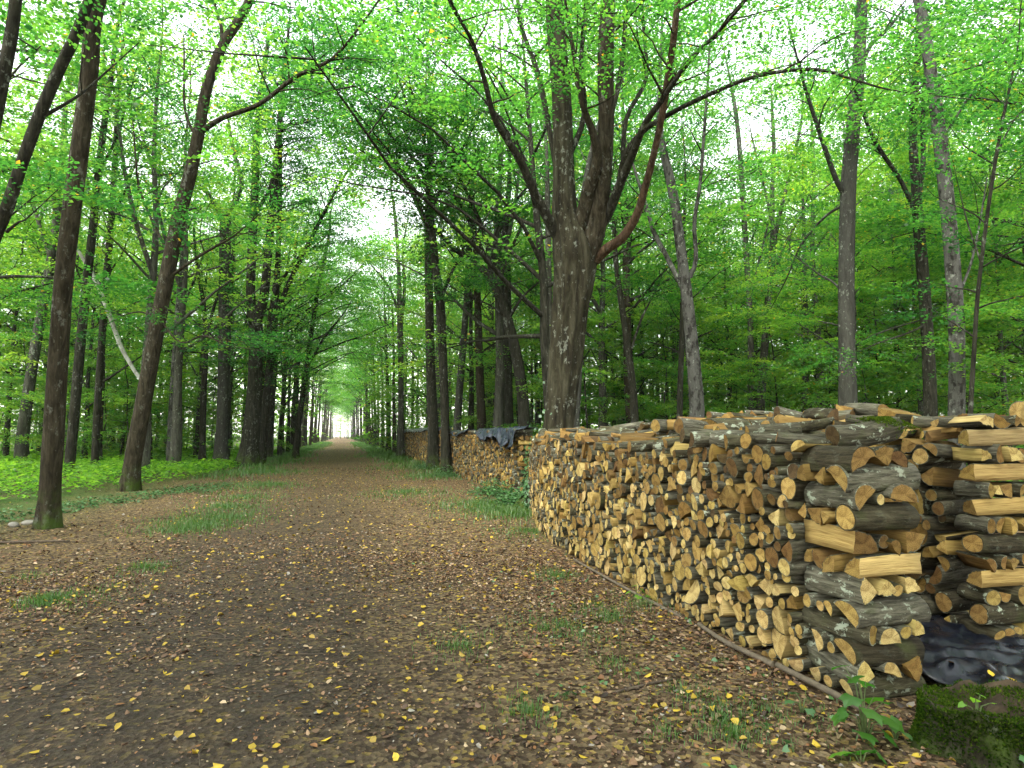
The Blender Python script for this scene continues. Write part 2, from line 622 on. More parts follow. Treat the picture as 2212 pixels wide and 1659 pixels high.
def log_geo(r, L, kind, rng, n=12, segs=1, rot=None, bend=0.0, section=None):
    P, fl = section if section is not None else cross_section(r, kind, n, rng, rot)
    n = len(P)
    K = segs + 1
    V, UV = [], []
    per = np.concatenate([[0], np.cumsum(np.linalg.norm(np.diff(np.vstack([P, P[:1]]), axis=0), axis=1))])
    t1, t2 = rng.normal(0, .10, 2), rng.normal(0, .10, 2)
    ph = rng.uniform(0, 6.28)
    lump = rng.normal(0, .02, (K, n)) if segs > 1 else np.zeros((K, n))
    for k in range(K):
        t = k / segs
        q = P * (1 + lump[k][:, None]) * (1 + .05 * (t - .5))
        z = np.full(n, L * (t - .5))
        if k == 0:
            z = z + q @ t1
        if k == segs:
            z = z + q @ t2
        q = q + np.array([cos(ph), sin(ph)]) * bend * 4 * t * (1 - t)
        V.append(np.column_stack([q, z]))
    V = np.concatenate(V)
    side, sm, suv = [], [], []
    for k in range(segs):
        for i in range(n):
            j = (i + 1) % n
            side.append((k * n + i, k * n + j, (k + 1) * n + j, (k + 1) * n + i))
            sm.append(2 if fl[i] else 0)
            z0, z1 = L * k / segs, L * (k + 1) / segs
            suv += [(per[i], z0), (per[i + 1], z0), (per[i + 1], z1), (per[i], z1)]
    caps, cuv = [], []
    for k, flip in ((0, True), (segs, False)):
        idx = [k * n + i for i in range(n)]
        caps.append(idx[::-1] if flip else idx)
        pp = P[::-1] if flip else P
        cuv += [tuple(x) for x in pp]
    return V, np.array(side), np.array(sm), np.array(suv), np.array(caps), np.array(cuv)


def frame(axis, roll=0.0):
    a = np.asarray(axis, float)
    a = a / np.linalg.norm(a)
    up = np.array([0, 0, 1.0]) if abs(a[2]) < .9 else np.array([0, 1.0, 0])
    x = np.cross(up, a)
    x /= np.linalg.norm(x)
    y = np.cross(a, x)
    c, s = cos(roll), sin(roll)
    return np.column_stack([c * x + s * y, -s * x + c * y, a])


CUTS = {'cream': (0.485, 0.376, 0.153), 'straw': (0.392, 0.289, 0.097), 'tan': (0.280, 0.193, 0.061), 'orange': (0.220, 0.140, 0.044), 'rust': (0.144, 0.088, 0.031), 'dark': (0.085, 0.058, 0.026)}
CUT_WORD = {'cream': 'cream', 'straw': 'straw', 'tan': 'tan', 'orange': 'orange', 'rust': 'rusty', 'dark': 'dark'}


def place_log(name, geo, Rm, c, cutname, rng, split_col=None):
    """one log: body (bark, split faces, far end) as the thing, front end as its part; front end is at local z = -L/2"""
    V, side, sm, suv, caps, cuv = geo
    n = caps.shape[1]
    base = np.array(CUTS[cutname]) * rng.uniform(.86, 1.14) * np.array([1, rng.uniform(.94, 1.05), rng.uniform(.88, 1.1)])
    tone = rng.uniform()
    split = np.array(split_col) if split_col is not None else base * .9
    tint = np.broadcast_to(split, (len(V), 3))
    me = mk_mesh(name, V, [side, caps[1:]], LOGM, [sm, 1], tone=np.full(len(V), tone), tint=tint,
                 uv=np.vstack([suv, cuv[n:]]), smooth=[True, False])
    o = link(name, me)
    mat = Matrix([[*Rm[0], c[0]], [*Rm[1], c[1]], [*Rm[2], c[2]], [0, 0, 0, 1]])
    o.matrix_world = mat
    fv = V[:n]
    # slightly dished front face with a centre point so rough sawing catches the light
    ce = fv.mean(0)
    inner = ce + (fv - ce) * .90
    fV = np.vstack([fv, inner, [ce - [0, 0, rng.uniform(.0, .006)]]])
    idx = np.arange(n)
    tri = np.stack([np.full(n, 2 * n), n + (idx + 1) % n, n + idx], 1)
    rim = np.stack([idx, n + idx, n + (idx + 1) % n, (idx + 1) % n], 1)
    uvv = np.vstack([fv[:, :2], inner[:, :2], ce[:2]])
    m2 = mk_mesh('cut_end', fV, [tri, rim], [M['log_cut'], M['log_bark']], [0, np.where(sm[:n] == 0, 1, 0)], tone=np.full(2 * n + 1, tone), tint=np.broadcast_to(base, (2 * n + 1, 3)), uv=uvv)
    e = link('cut_end', m2, o)
    return o


class LogHeap:
    """many small logs joined: real geometry, one object"""

    def __init__(self):
        self.V, self.q, self.qm, self.quv, self.c, self.cuv, self.tone, self.tint, self.n = [], [], [], [], {}, {}, [], [], 0

    def add(self, geo, Rm, c, cutname, rng, mul=1.0):
        V, side, sm, suv, caps, cuv = geo
        W = V @ Rm.T + np.asarray(c)
        base = np.array(CUTS[cutname]) * rng.uniform(.82, 1.16) * np.array([1, rng.uniform(.94, 1.05), rng.uniform(.88, 1.1)]) * mul
        self.V.append(W)
        self.q.append(side + self.n)
        self.qm.append(sm)
        self.quv.append(suv)
        k = caps.shape[1]
        self.c.setdefault(k, []).append(caps + self.n)
        self.cuv.setdefault(k, []).append(cuv)
        self.tone.append(np.full(len(V), rng.uniform()))
        self.tint.append(np.broadcast_to(base, (len(V), 3)))
        self.n += len(V)

    def build(self, name):
        ks = sorted(self.c)
        polys = [np.concatenate(self.q)] + [np.concatenate(self.c[k]) for k in ks]
        mid = [np.concatenate(self.qm)] + [1] * len(ks)
        uv = np.concatenate([np.concatenate(self.quv)] + [np.concatenate(self.cuv[k]) for k in ks])
        me = mk_mesh(name, np.concatenate(self.V), polys, LOGM, mid, tone=np.concatenate(self.tone),
                     tint=np.concatenate(self.tint), uv=uv, smooth=[True] + [False] * len(ks))
        return link(name, me)


def pack(length, hfun, rfun, rng, cand=12, maxfail=60, limit=20000):
    """drop circles one by one onto the lowest spot, as a stack of firewood settles"""
    X = np.zeros(limit)
    Z = np.zeros(limit)
    R = np.zeros(limit)
    n = fail = 0
    while fail < maxfail and n < limit:
        r = rfun(rng)
        xs = rng.uniform(r, length - r, cand)
        # candidate rest heights
        if n:
            lo = max(0, n - 4000)
            d = xs[:, None] - X[None, lo:n]
            s = (r + R[None, lo:n])
            q = s * s - d * d
            z = np.where(q > 0, Z[None, lo:n] + np.sqrt(np.maximum(q, 0)), r * .9).max(1)
            z = np.maximum(z, r * .9)
        else:
            z = np.full(cand, r)
        ok = z + r * .7 < np.array([hfun(x) for x in xs])
        if not ok.any():
            fail += 1
            continue
        z = np.where(ok, z, 9e9)
        i = int(np.argmin(z))
        X[n], Z[n], R[n] = xs[i], z[i], r
        n += 1
        if fail > 0:
            fail -= .2
    return X[:n], Z[:n], R[:n]


# front stack: its face runs along the track (X about 3) and bends away at the far end
FACE = np.array([(3.03, 3.66), (2.99, 4.33), (2.97, 5.8), (3.0, 8.2), (3.16, 9.7), (3.45, 11.1), (3.88, 12.7)])
_fs = np.concatenate([[0], np.cumsum(np.linalg.norm(np.diff(FACE, axis=0), axis=1))])


def face_at(s):
    x = np.interp(s, _fs, FACE[:, 0])
    y = np.interp(s, _fs, FACE[:, 1])
    x2, y2 = np.interp(s + .2, _fs, FACE[:, 0]), np.interp(s + .2, _fs, FACE[:, 1])
    x1, y1 = np.interp(s - .2, _fs, FACE[:, 0]), np.interp(s - .2, _fs, FACE[:, 1])
    t = np.array([x2 - x1, y2 - y1])
    t /= np.linalg.norm(t)
    return x, y, np.array([t[1], -t[0], 0.0])            # inward normal (towards +X)


def h_front(s):
    return 1.47 + .05 * sin(s * 1.7) + .03 * sin(s * 5.1)


def r_front(rng):
    return float(np.clip(rng.lognormal(math.log(.0385), .42), .019, .10))


rl = np.random.default_rng(21)
KINDS = ['round', 'half', 'wedge', 'quarter']


def pick_kind(r, rng):
    if r < .042:
        return 'round'
    return rng.choice(KINDS, p=[.45, .22, .22, .11])


def pick_cut(z, y, rng):
    """fresher cream ends low down, older brown ends near the top"""
    t = z / 1.5 + rng.normal(0, .16)
    if t < .45:
        return rng.choice(['cream', 'straw', 'tan', 'orange'], p=[.52, .28, .15, .05])
    if t < .70:
        return rng.choice(['cream', 'straw', 'tan', 'orange', 'rust'], p=[.20, .22, .30, .19, .09])
    return rng.choice(['cream', 'straw', 'tan', 'orange', 'rust', 'dark'], p=[.05, .09, .24, .28, .22, .12])


KIND_WORD = {'round': 'round', 'half': 'half round', 'wedge': 'wedge', 'quarter': 'narrow split'}


def where_words(z, s):
    c = 'lowest courses' if z < .35 else 'lower middle courses' if z < .75 else 'upper middle courses' if z < 1.12 else 'topmost courses'
    d = 'beside the crib' if s < .7 else 'a step from the crib' if s < 1.4 else 'two steps from the crib' if s < 2.3 else \
        'near the stack middle' if s < 3.4 else 'at the stack middle' if s < 5 else 'in the far half'
    return c, d


def settle_labels(items, word_near='nearest', word_far='farthest'):
    """items: (object, base label, key); look-alikes get told apart by their order along key"""
    by = {}
    for o, lab, key in items:
        by.setdefault(lab, []).append((key, o))
    nth = ['', 'second', 'third', 'fourth', 'fifth', 'sixth', 'seventh', 'eighth', 'ninth', 'tenth', 'eleventh', 'twelfth', 'thirteenth', 'fourteenth', 'fifteenth',
           'sixteenth', 'seventeenth', 'eighteenth', 'nineteenth', 'twentieth']
    nth += ['twenty ' + w for w in ('first', 'second', 'third', 'fourth', 'fifth', 'sixth', 'seventh', 'eighth', 'ninth')] + ['thirtieth'] + ['thirty ' + w for w in ('first', 'second', 'third', 'fourth', 'fifth', 'sixth')]
    num = ['', 'one', 'two', 'three', 'four', 'five', 'six', 'seven', 'eight', 'nine', 'ten', 'eleven', 'twelve']
    for lab, L in by.items():
        L.sort(key=lambda t: t[0])
        n = len(L)
        for i, (k_, o) in enumerate(L):
            if n == 1:
                t = lab
            elif n == 2:
                t = lab + (', ' + ('nearer one', 'farther one')[i])
            elif i == 0:
                t = f'{lab}, {word_near} of ' + (num[n] if n < 13 else 'many')
            elif i == n - 1:
                t = f'{lab}, {word_far} of ' + (num[n] if n < 13 else 'many')
            else:
                t = f'{lab}, {nth[i]} {word_near}'
            assert len(t.split()) <= 16, t
            o['label'] = t


fx, fz, fr = pack(_fs[-1], h_front, r_front, rl)
logs = []
for s, z, r in zip(fx, fz, fr):
    x, y, nrm = face_at(s)
    jit = rl.normal(0, .020)
    bulge = .05 * sin(z * 2.1)
    a = nrm + np.array([0, rl.normal(0, .07), rl.normal(0, .05)])
    if y > 3.9 and rl.uniform() < .05:
        a = a + np.array([0, rl.normal(0, .35), 0])
    a = a / np.linalg.norm(a)
    L = .45 + rl.normal(0, .02)
    c = np.array([x, y, z]) + nrm * (L / 2 + jit - bulge)
    k = pick_kind(r, rl)
    px = r * FPX / project((x, y, z))[2] * (0.45 + .55 * min(1, 5 / y))
    logs.append(dict(s=s, z=z, r=r, kind=k, c=c, a=a, L=L, cut=pick_cut(z, y, rl), px=px))
logs.sort(key=lambda d: -d['px'])
N_FACE = 180
heap = LogHeap()
face_items, gap_items, top_lab = [], [], []
for i, d in enumerate(logs):
    Rm = frame(d['a'], rl.uniform(0, 6.28))
    if i < N_FACE:
        o = place_log('firewood_log', log_geo(d['r'] * 1.09, d['L'], d['kind'], rl, n=14, segs=2), Rm, d['c'], d['cut'], rl)
        c, w = where_words(d['z'], d['s'])
        size = 'thin' if d['r'] < .05 else 'medium' if d['r'] < .075 else 'thick'
        tag(o, None, 'firewood log', 'logs in the face of the front stack')
        face_items.append((o, f"{size} {KIND_WORD[d['kind']]} {CUT_WORD[d['cut']]} log end, {c}, {w}", d['s']))
    else:
        heap.add(log_geo(d['r'] * 1.09, d['L'], d['kind'], rl, n=8), Rm, d['c'], d['cut'], rl)
settle_labels(face_items)

# corner crib of the front stack: crossed layers, read off the photograph from the top down
CX0, CX1, CY0 = 3.04, 3.54, 3.20
rc = np.random.default_rng(77)


def crib_log(axis, lo, hi, pos, z, r, kind, cut, label, rot=None, split=None, group='crossed logs of the corner crib', segs=6, sub=0):
    """axis 'x': from lo..hi along X at Y=pos; axis 'y': from lo..hi along Y at X=pos"""
    L = hi - lo
    g = log_geo(r, L, kind, rc, n=20, segs=segs, rot=rot, bend=rc.uniform(0, .012))
    if axis == 'x':
        Rm = frame((1, rc.normal(0, .05), rc.normal(0, .03)))
        c = ((lo + hi) / 2, pos, z)
    else:
        Rm = frame((rc.normal(0, .05), 1, rc.normal(0, .03)))
        c = (pos, (lo + hi) / 2, z)
    o = place_log('firewood_log', g, Rm, c, cut, rc, split)
    tag(o, label, 'firewood log', group)
    return o


STRAW = (.40, .285, .105)
X0, X1, Y0, Y1 = CX0, CX1, CY0, CY0 + .44
g = 'crossed logs of the corner crib'
# layer on layer; rot is about the log's own axis (for x logs local x is -Y.. seen from the track)
crib_log('y', Y0, Y1, X0 + .09, 1.455, .095, 'half', 'orange', 'lichen spotted half log with orange end, top left of the corner crib', rot=-0.5)
crib_log('y', Y0 + .02, Y1, X0 + .28, 1.465, .075, 'wedge', 'orange', 'flat orange split log beside the lichen spotted one on the crib top', rot=1.3)
crib_log('y', Y0 + .05, Y1, X0 + .43, 1.45, .07, 'half', 'rust', 'rusty split log at the right end of the crib top layer', rot=.5)
crib_log('x', X0 - .02, X1 + .05, Y0 + .09, 1.345, .085, 'half', 'tan', 'grey green barked log with streaks of pale lichen, second crib layer, front', rot=0.75)
crib_log('x', X0 - .01, X1, Y0 + .245, 1.345, .068, 'quarter', 'tan', 'cracked split log in second crib layer behind the lichen streaked one')
crib_log('x', X0 - .03, X1, Y0 + .37, 1.345, .066, 'wedge', 'orange', 'orange ended split log at the back of the second crib layer')
crib_log('y', Y0 - .01, Y1, X0 + .085, 1.225, .082, 'half', 'orange', 'big grey barked log with orange sawn end, third crib layer, left', rot=-0.7)
crib_log('y', Y0, Y1, X0 + .205, 1.20, .035, 'round', 'cream', 'thin pale round log between two big orange ones in the crib')
crib_log('y', Y0 + .04, Y1, X0 + .22, 1.262, .026, 'round', 'tan', 'thinnest tan round stick above the pale one in the crib')
crib_log('y', Y0 - .02, Y1, X0 + .36, 1.235, .092, 'half', 'orange', 'broad orange half log at the right of the third crib layer', rot=0.15)
crib_log('x', X0, X1 - .01, Y0 + .075, 1.085, .084, 'round', 'straw', 'plain grey barked round log without lichen, fourth crib layer front')
crib_log('x', X0 - .02, X1, Y0 + .20, 1.07, .052, 'quarter', 'straw', 'small straw coloured split log in the fourth crib layer')
crib_log('x', X0 - .02, X1, Y0 + .32, 1.08, .068, 'wedge', 'orange', 'orange brown split log in the fourth crib layer')
crib_log('x', X0 - .01, X1, Y0 + .425, 1.08, .055, 'wedge', 'tan', 'tan split log at the back of the fourth crib layer')
crib_log('y', Y0 + .02, Y1 + .02, X0 + .085, .935, .088, 'wedge', 'rust', 'big split log with a wide straw coloured side facing the track', rot=2.27, split=STRAW)
crib_log('y', Y0 + .03, Y1, X0 + .235, .925, .044, 'round', 'rust', 'small rusty round log in the middle of the fifth crib layer')
crib_log('y', Y0 + .01, Y1, X0 + .31, .91, .055, 'half', 'orange', 'orange half log right of the small rusty one, fifth crib layer', rot=.8)
crib_log('y', Y0 - .01, Y1, X0 + .43, .945, .078, 'wedge', 'orange', 'large orange split log at the right of the fifth crib layer', rot=4.0)
crib_log('x', X0 + .05, X1 + .02, Y0 + .07, .78, .074, 'wedge', 'tan', 'bright straw split log with broad grainy side, crib front', rot=0.87, split=(.50, .37, .15))
crib_log('x', X0 - .01, X1, Y0 + .20, .775, .062, 'wedge', 'tan', 'tan split log behind the bright straw split one in the crib')
crib_log('x', X0, X1, Y0 + .315, .785, .062, 'half', 'orange', 'orange half log in the sixth crib layer')
crib_log('x', X0, X1, Y0 + .42, .785, .05, 'quarter', 'tan', 'narrow tan split log at the back of the sixth crib layer')
crib_log('y', Y0 + .01, Y1 + .02, X0 + .075, .645, .075, 'wedge', 'cream', 'smooth grey barked split log with pale quarter end in the crib', rot=0.15)
crib_log('y', Y0, Y1, X0 + .22, .655, .062, 'wedge', 'cream', 'pale triangular split log in the seventh crib layer', rot=4.6)
crib_log('y', Y0, Y1, X0 + .325, .635, .042, 'round', 'straw', 'small straw coloured round log in the seventh crib layer')
crib_log('y', Y0 - .01, Y1, X0 + .44, .655, .062, 'wedge', 'cream', 'pale quarter log at the right end of the seventh crib layer', rot=2.2)
crib_log('x', X0 - .01, X1 + .07, Y0 + .085, .515, .082, 'half', 'straw', 'thick mottled log crusted with pale lichen, halfway up the crib', rot=0.7)
crib_log('x', X0 - .02, X1, Y0 + .215, .505, .048, 'half', 'straw', 'small straw half log behind the lichen crusted one in the crib')
crib_log('x', X0 - .02, X1, Y0 + .30, .50, .034, 'round', 'straw', 'thin round log with straw end in the eighth crib layer')
crib_log('x', X0 - .03, X1, Y0 + .39, .51, .045, 'round', 'straw', 'round straw ended log at the back of the eighth crib layer')
crib_log('y', Y0, Y1 + .05, X0 + .08, .385, .06, 'round', 'tan', 'mossy dark barked log running back along the crib side')
crib_log('y', Y0 - .02, Y1, X0 + .22, .375, .078, 'half', 'cream', 'pale dome shaped half log in the middle of the ninth crib layer', rot=0.05)
crib_log('y', Y0, Y1, X0 + .36, .385, .044, 'round', 'straw', 'small round pale log right of the dome shaped half')
crib_log('y', Y0 - .01, Y1, X0 + .455, .40, .055, 'wedge', 'cream', 'pale quarter log at the right end of the ninth crib layer', rot=2.4)
crib_log('x', X0 - .01, X1, Y0 + .08, .262, .078, 'half', 'straw', 'dark speckled log with pale half round end low in the crib', rot=0.85)
crib_log('x', X0 - .02, X1, Y0 + .225, .255, .036, 'round', 'tan', 'thin tan round log in the tenth crib layer')
crib_log('x', X0 - .03, X1, Y0 + .31, .275, .065, 'half', 'cream', 'pale rounded split log in the tenth crib layer', rot=1.2)
crib_log('y', Y0 + .02, Y1 + .06, X0 + .07, .155, .074, 'wedge', 'cream', 'long mossy log with bright triangular end near the crib foot', rot=0.25)
crib_log('y', Y0 + .01, Y1, X0 + .235, .155, .06, 'half', 'cream', 'pale split log with a ragged top near the crib foot', rot=.3)
crib_log('y', Y0 - .02, Y1, X0 + .40, .175, .066, 'wedge', 'orange', 'pale and orange wedge log at the right of the crib foot', rot=3.4)
crib_log('x', X0 - .02, X1 + .0, Y0 + .08, .06, .068, 'half', 'cream', 'bottom crib log with large white lichen patches on its bark', rot=0.6)
crib_log('x', X0 - .04, X1, Y0 + .22, .055, .038, 'round', 'straw', 'small straw ended log on the ground under the crib')
crib_log('x', X0 - .03, X1, Y0 + .34, .06, .06, 'wedge', 'cream', 'pale split log on the ground at the back of the crib')

# second stack behind a narrow gap, with its own crib at the right edge of the picture
DX0, DY0 = 4.40, 3.46
g2 = 'crossed logs of the right hand crib'
zs = 0.0
spec = [('x', .08, 'round', 'tan', 'dark lichen spotted log, lowest one showing in the right hand crib', None),
        ('y', .20, None, None, 'lowest row of ends', None),
        ('x', .325, 'round', 'tan', 'second barked log up in the right hand crib', None),
        ('y', .45, None, None, 'second row of ends', None),
        ('x', .575, 'wedge', 'tan', 'straw split plank like log below the dark barked one at right', STRAW),
        ('y', .695, None, None, 'third row of ends', None),
        ('x', .82, 'round', 'tan', 'thick dark barked log halfway up the right hand crib', None),
        ('y', .955, None, None, 'fourth row of ends', None),
        ('x', 1.085, 'wedge', 'tan', 'straw split plank like log above the dark barked one at right', STRAW),
        ('y', 1.205, None, None, 'fifth row of ends', None),
        ('x', 1.33, 'wedge', 'tan', 'straw plank like log just under the upper ends at right', (.38, .27, .105)),
        ('y', 1.455, None, None, 'sixth row of ends', None),
        ('x', 1.585, 'wedge', 'tan', 'topmost grey straw split log laid across the right hand crib', (.28, .21, .10)),
        ('y', 1.70, None, None, 'top row of ends', None)]
ordn = {'lowest': 'lowest row', 'second': 'second row', 'third': 'third row', 'fourth': 'fourth row', 'fifth': 'fifth row', 'sixth': 'sixth row', 'top': 'top row'}
for ax, z, k, cut, lab, spl in spec:
    if ax == 'x':
        crib_log('x', DX0 + rc.uniform(-.03, .02), DX0 + .62, DY0 + .075, z, .074 if k == 'round' else .070, k, cut, lab, rot=.87 if k == 'wedge' else None, split=spl, group=g2)
    else:
        row = ordn[lab.split()[0]]
        x = DX0 + .02
        pos = ['leftmost', 'second from left', 'third from left', 'fourth from left', 'fifth from left']
        for q in range(5):
            r = rc.uniform(.042, .068)
            x += r
            kk = rc.choice(['round', 'half', 'wedge'], p=[.3, .35, .35])
            ct = rc.choice(['cream', 'straw', 'tan', 'orange'], p=[.25, .25, .25, .25])
            crib_log('y', DY0 + rc.uniform(-.02, .03), DY0 + .24, x, z, r, kk, ct,
                     f"{KIND_WORD[kk]} {CUT_WORD[ct]} end, {pos[q]} in {row} of the right hand crib", group=g2, segs=3)
            x += r
            if x > DX0 + .55:
                break


def h_second(s):
    y = 3.72 + s
    return float(np.interp(y, [3.7, 4.5, 5.5, 7.0, 9.0, 12.5], [1.56, 1.58, 1.68, 1.72, 1.54, 1.44]))


sx, sz, sr = pack(9.0, h_second, lambda r_: float(np.clip(r_.lognormal(math.log(.062), .3), .035, .11)), rl)
items = []
for s, z, r in zip(sx, sz, sr):
    L = .46
    c = np.array([4.40 + L / 2 + rl.normal(0, .03), 3.72 + s, z])
    a = np.array([1, rl.normal(0, .06), rl.normal(0, .05)])
    k = pick_kind(r, rl)
    cut = rl.choice(['straw', 'tan', 'orange', 'rust', 'dark'], p=[.16, .26, .26, .2, .12])
    items.append((s, z, r, c, a, k, cut))
for s, z, r, c, a, k, cut in items:
    Rm = frame(a, rl.uniform(0, 6.28))
    if s < .55:
        o = place_log('firewood_log', log_geo(r * 1.06, .46, k, rl, n=13, segs=1), Rm, c, cut, rl)
        lv = 'low' if z < .5 else 'halfway up' if z < 1.05 else 'high up'
        sz_ = 'small' if r < .055 else 'medium' if r < .075 else 'large'
        tag(o, None, 'firewood log', 'logs showing in the gap between the stacks')
        gap_items.append((o, f"{sz_} {KIND_WORD[k]} {CUT_WORD[cut]} log end {lv} in the shaded gap", s))
    else:
        heap.add(log_geo(r * 1.07, .46, k, rl, n=9), Rm, c, cut, rl)

# loose logs thrown on top of both stacks
rt = np.random.default_rng(5)


def top_surface(x, y):
    hs = h_second(max(0, y - 3.72)) + .02
    t = np.clip((x - 3.5) / 1.0, 0, 1)
    return (1 - t) * (h_front(max(0, y - 3.6)) + .02) + t * hs + .05 * np.clip((x - 4.6) / .8, 0, 1)


n_top = 0
top_items = []
for layer in range(2):
    for yy in np.arange(3.75, 12.3, .115 if layer == 0 else .22):
        for xx in ((3.22, 3.66, 4.1, 4.55, 5.0, 5.4) if layer == 0 else (3.4, 4.0, 4.6, 5.15)):
            if yy < 4.45 and 3.6 < xx < 4.3:
                continue
            if layer == 1 and rt.uniform() < .5:
                continue
            x = xx + rt.normal(0, .07)
            y = yy + rt.normal(0, .05) + (max(0, x - 3.2) * .0)
            dx = np.interp(y, FACE[:, 1], FACE[:, 0]) - 2.98
            x += dx
            r = float(np.clip(rt.lognormal(math.log(.052), .30), .028, .095))
            z = top_surface(x - dx, y) + r * (.55 if layer == 0 else 1.0) + (.0 if layer == 0 else .06)
            az = rt.normal(0, .28) if rt.uniform() < .62 else rt.uniform(-1.5, 1.5)
            a = np.array([cos(az), sin(az), rt.normal(0, .10)])
            k = rt.choice(KINDS, p=[.38, .24, .24, .14])
            cut = rt.choice(['straw', 'tan', 'orange', 'rust', 'dark'], p=[.12, .26, .30, .22, .10])
            top_items.append((layer, x, y, z, r, a, k, cut, r * FPX / project((x, y, z))[2]))
top_items.sort(key=lambda t: -t[-1] - (.6 if t[0] else 0))
for i, (layer, x, y, z, r, a, k, cut, px) in enumerate(top_items):
    Rm = frame(a, rt.uniform(0, 6.28))
    L = .46 + rt.normal(0, .03)
    if i < 48:
        o = place_log('firewood_log', log_geo(r, L, k, rt, n=15, segs=3, bend=.008), Rm, (x, y, z), cut, rt)
        sz_ = 'thin' if r < .055 else 'medium' if r < .075 else 'thick'
        lie = 'lying crosswise' if abs(a[1]) < .4 else 'lying askew'
        wh = 'on the near top of the front stack' if x < 3.75 and y < 5.5 else 'on top of the front stack' if x < 3.75 else \
            'on the near top of the back stack' if y < 5.5 else 'on top of the back stack'
        tag(o, None, 'firewood log', 'loose logs on top of the stacks')
        top_lab.append((o, f"{sz_} {KIND_WORD[k]} {CUT_WORD[cut]} ended log {wh}", y))
    else:
        heap.add(log_geo(r, L, k, rt, n=10), Rm, (x, y, z), cut, rt)

settle_labels(gap_items)
settle_labels(top_lab)
# three singular pieces on the top: mossy log, flat slab, round upright end
o = place_log('firewood_log', log_geo(.085, .50, 'round', rt, n=18, segs=5, bend=.02), frame((1, -.05, .12)), (3.55, 3.62, 1.625), 'dark', rt)
tag(o, 'thick log capped with bright green moss on the crib top', 'firewood log', 'loose logs on top of the stacks')
mossy_log_at = np.array((3.74, 3.60, 1.71))
o = place_log('firewood_log', log_geo(.15, .42, 'half', rt, n=18, segs=3, rot=0.1), frame((1, .2, .02)), (3.6, 5.35, 1.66), 'orange', rt)
tag(o, 'broad flat slab with orange end and a mossy edge on the front stack', 'firewood log', 'loose logs on top of the stacks')

# far remainder of both stacks: past the individually built ones
o = heap.build('firewood_stack')
tag(o, 'remaining smaller firewood logs packed in the two nearer stacks', 'firewood', kind='stuff')


# the long stack beyond the old tree
def far_row(y0, y1, xa, xb, h, seed, rmed, n):
    H = LogHeap()
    r_ = np.random.default_rng(seed)
    px, pz, pr = pack(y1 - y0, lambda s: h + .04 * sin(s * .9), lambda q: float(np.clip(q.lognormal(math.log(rmed), .3), .035, .12)), r_, cand=10, maxfail=25)
    for s, z, r in zip(px, pz, pr):
        x = xa + (xb - xa) * s / (y1 - y0)
        k = pick_kind(r, r_)
        t = z / h + r_.normal(0, .2)
        cut = r_.choice(['straw', 'tan', 'orange', 'rust'], p=[.18, .38, .30, .14] if t < .6 else [.06, .26, .38, .30])
        H.add(log_geo(r * 1.1, .5, k, r_, n=7 if k == 'round' else 8), frame((1, r_.normal(0, .08), r_.normal(0, .05)), r_.uniform(0, 6)),
              (x + .25 + r_.normal(0, .03), y0 + s, z), cut, r_)
    return H


Hf = far_row(15.9, 27.6, 4.42, 4.42, 1.64, 3, .046, 8)
rq = np.random.default_rng(9)
for lay in range(12):                                   # crossed logs closing its near end
    z = .07 + lay * .133
    if lay % 2 == 0:
        Hf.add(log_geo(.068, .62, 'wedge' if lay % 4 else 'round', rq, n=9), frame((1, .03, 0), rq.uniform(0, 6)), (4.75, 15.75, z), rq.choice(['tan', 'orange', 'straw']), rq)
    else:
        for q in range(4):
            Hf.add(log_geo(.066, .4, rq.choice(['round', 'half', 'wedge']), rq, n=9), frame((.03, 1, 0), rq.uniform(0, 6)), (4.52 + q * .15, 15.85, z), rq.choice(['tan', 'orange', 'rust']), rq)
for q in range(90):
    y = rq.uniform(15.8, 27.4)
    Hf.add(log_geo(rq.uniform(.05, .08), .5, rq.choice(['round', 'half']), rq, n=8), frame((1, rq.normal(0, .2), 0), rq.uniform(0, 6)), (4.72 + rq.normal(0, .12), y, 1.64 + rq.uniform(.03, .09)), rq.choice(['orange', 'rust', 'dark']), rq)
tag(Hf.build('firewood_stack'), 'long stack of small firewood ends under black plastic beyond the old tree', 'firewood', kind='stuff')
Hg = far_row(29.5, 49.5, 4.55, 4.65, 1.90, 4, .056, 8)
tag(Hg.build('firewood_stack'), 'farthest firewood stack beside the track behind the twin slim trunks', 'firewood', kind='stuff')


def tube_arrays(pts, rad, sides, wob=0.0, rng=None, flare=None):
    P = np.asarray(pts, float)
    n = len(P)
    T = np.gradient(P, axis=0)
    T /= np.linalg.norm(T, axis=1)[:, None] + 1e-9
    ref = np.array([1.0, 0, 0]) if abs(T[:, 0]).mean() < .8 else np.array([0, 1.0, 0])
    A = np.cross(T, ref)
    A /= np.linalg.norm(A, axis=1)[:, None] + 1e-9
    B = np.cross(T, A)
    th = np.linspace(0, 2 * pi, sides, endpoint=False)
    rad = np.broadcast_to(np.asarray(rad, float), (n,))
    rr = np.repeat(rad[:, None], sides, 1)
    if wob > 0 and rng is not None:
        ph = rng.uniform(0, 6.28, 4)
        k = np.arange(n)[:, None] * .35
        rr = rr * (1 + wob * (np.sin(3 * th[None] + ph[0] + k * .5) * .6 + np.sin(5 * th[None] + ph[1] - k * .3) * .4 + rng.normal(0, .35, (n, sides)) * .6))
    if flare is not None:
        rr = rr * flare(np.arange(n)[:, None], th[None])
    V = P[:, None] + rr[..., None] * (np.cos(th)[None, :, None] * A[:, None] + np.sin(th)[None, :, None] * B[:, None])
    i = np.arange((n - 1) * sides).reshape(n - 1, sides)
    j = np.roll(i, -1, axis=1)
    Q = np.stack([i.ravel(), j.ravel(), (j + sides).ravel(), (i + sides).ravel()], 1)
    return V.reshape(-1, 3), Q


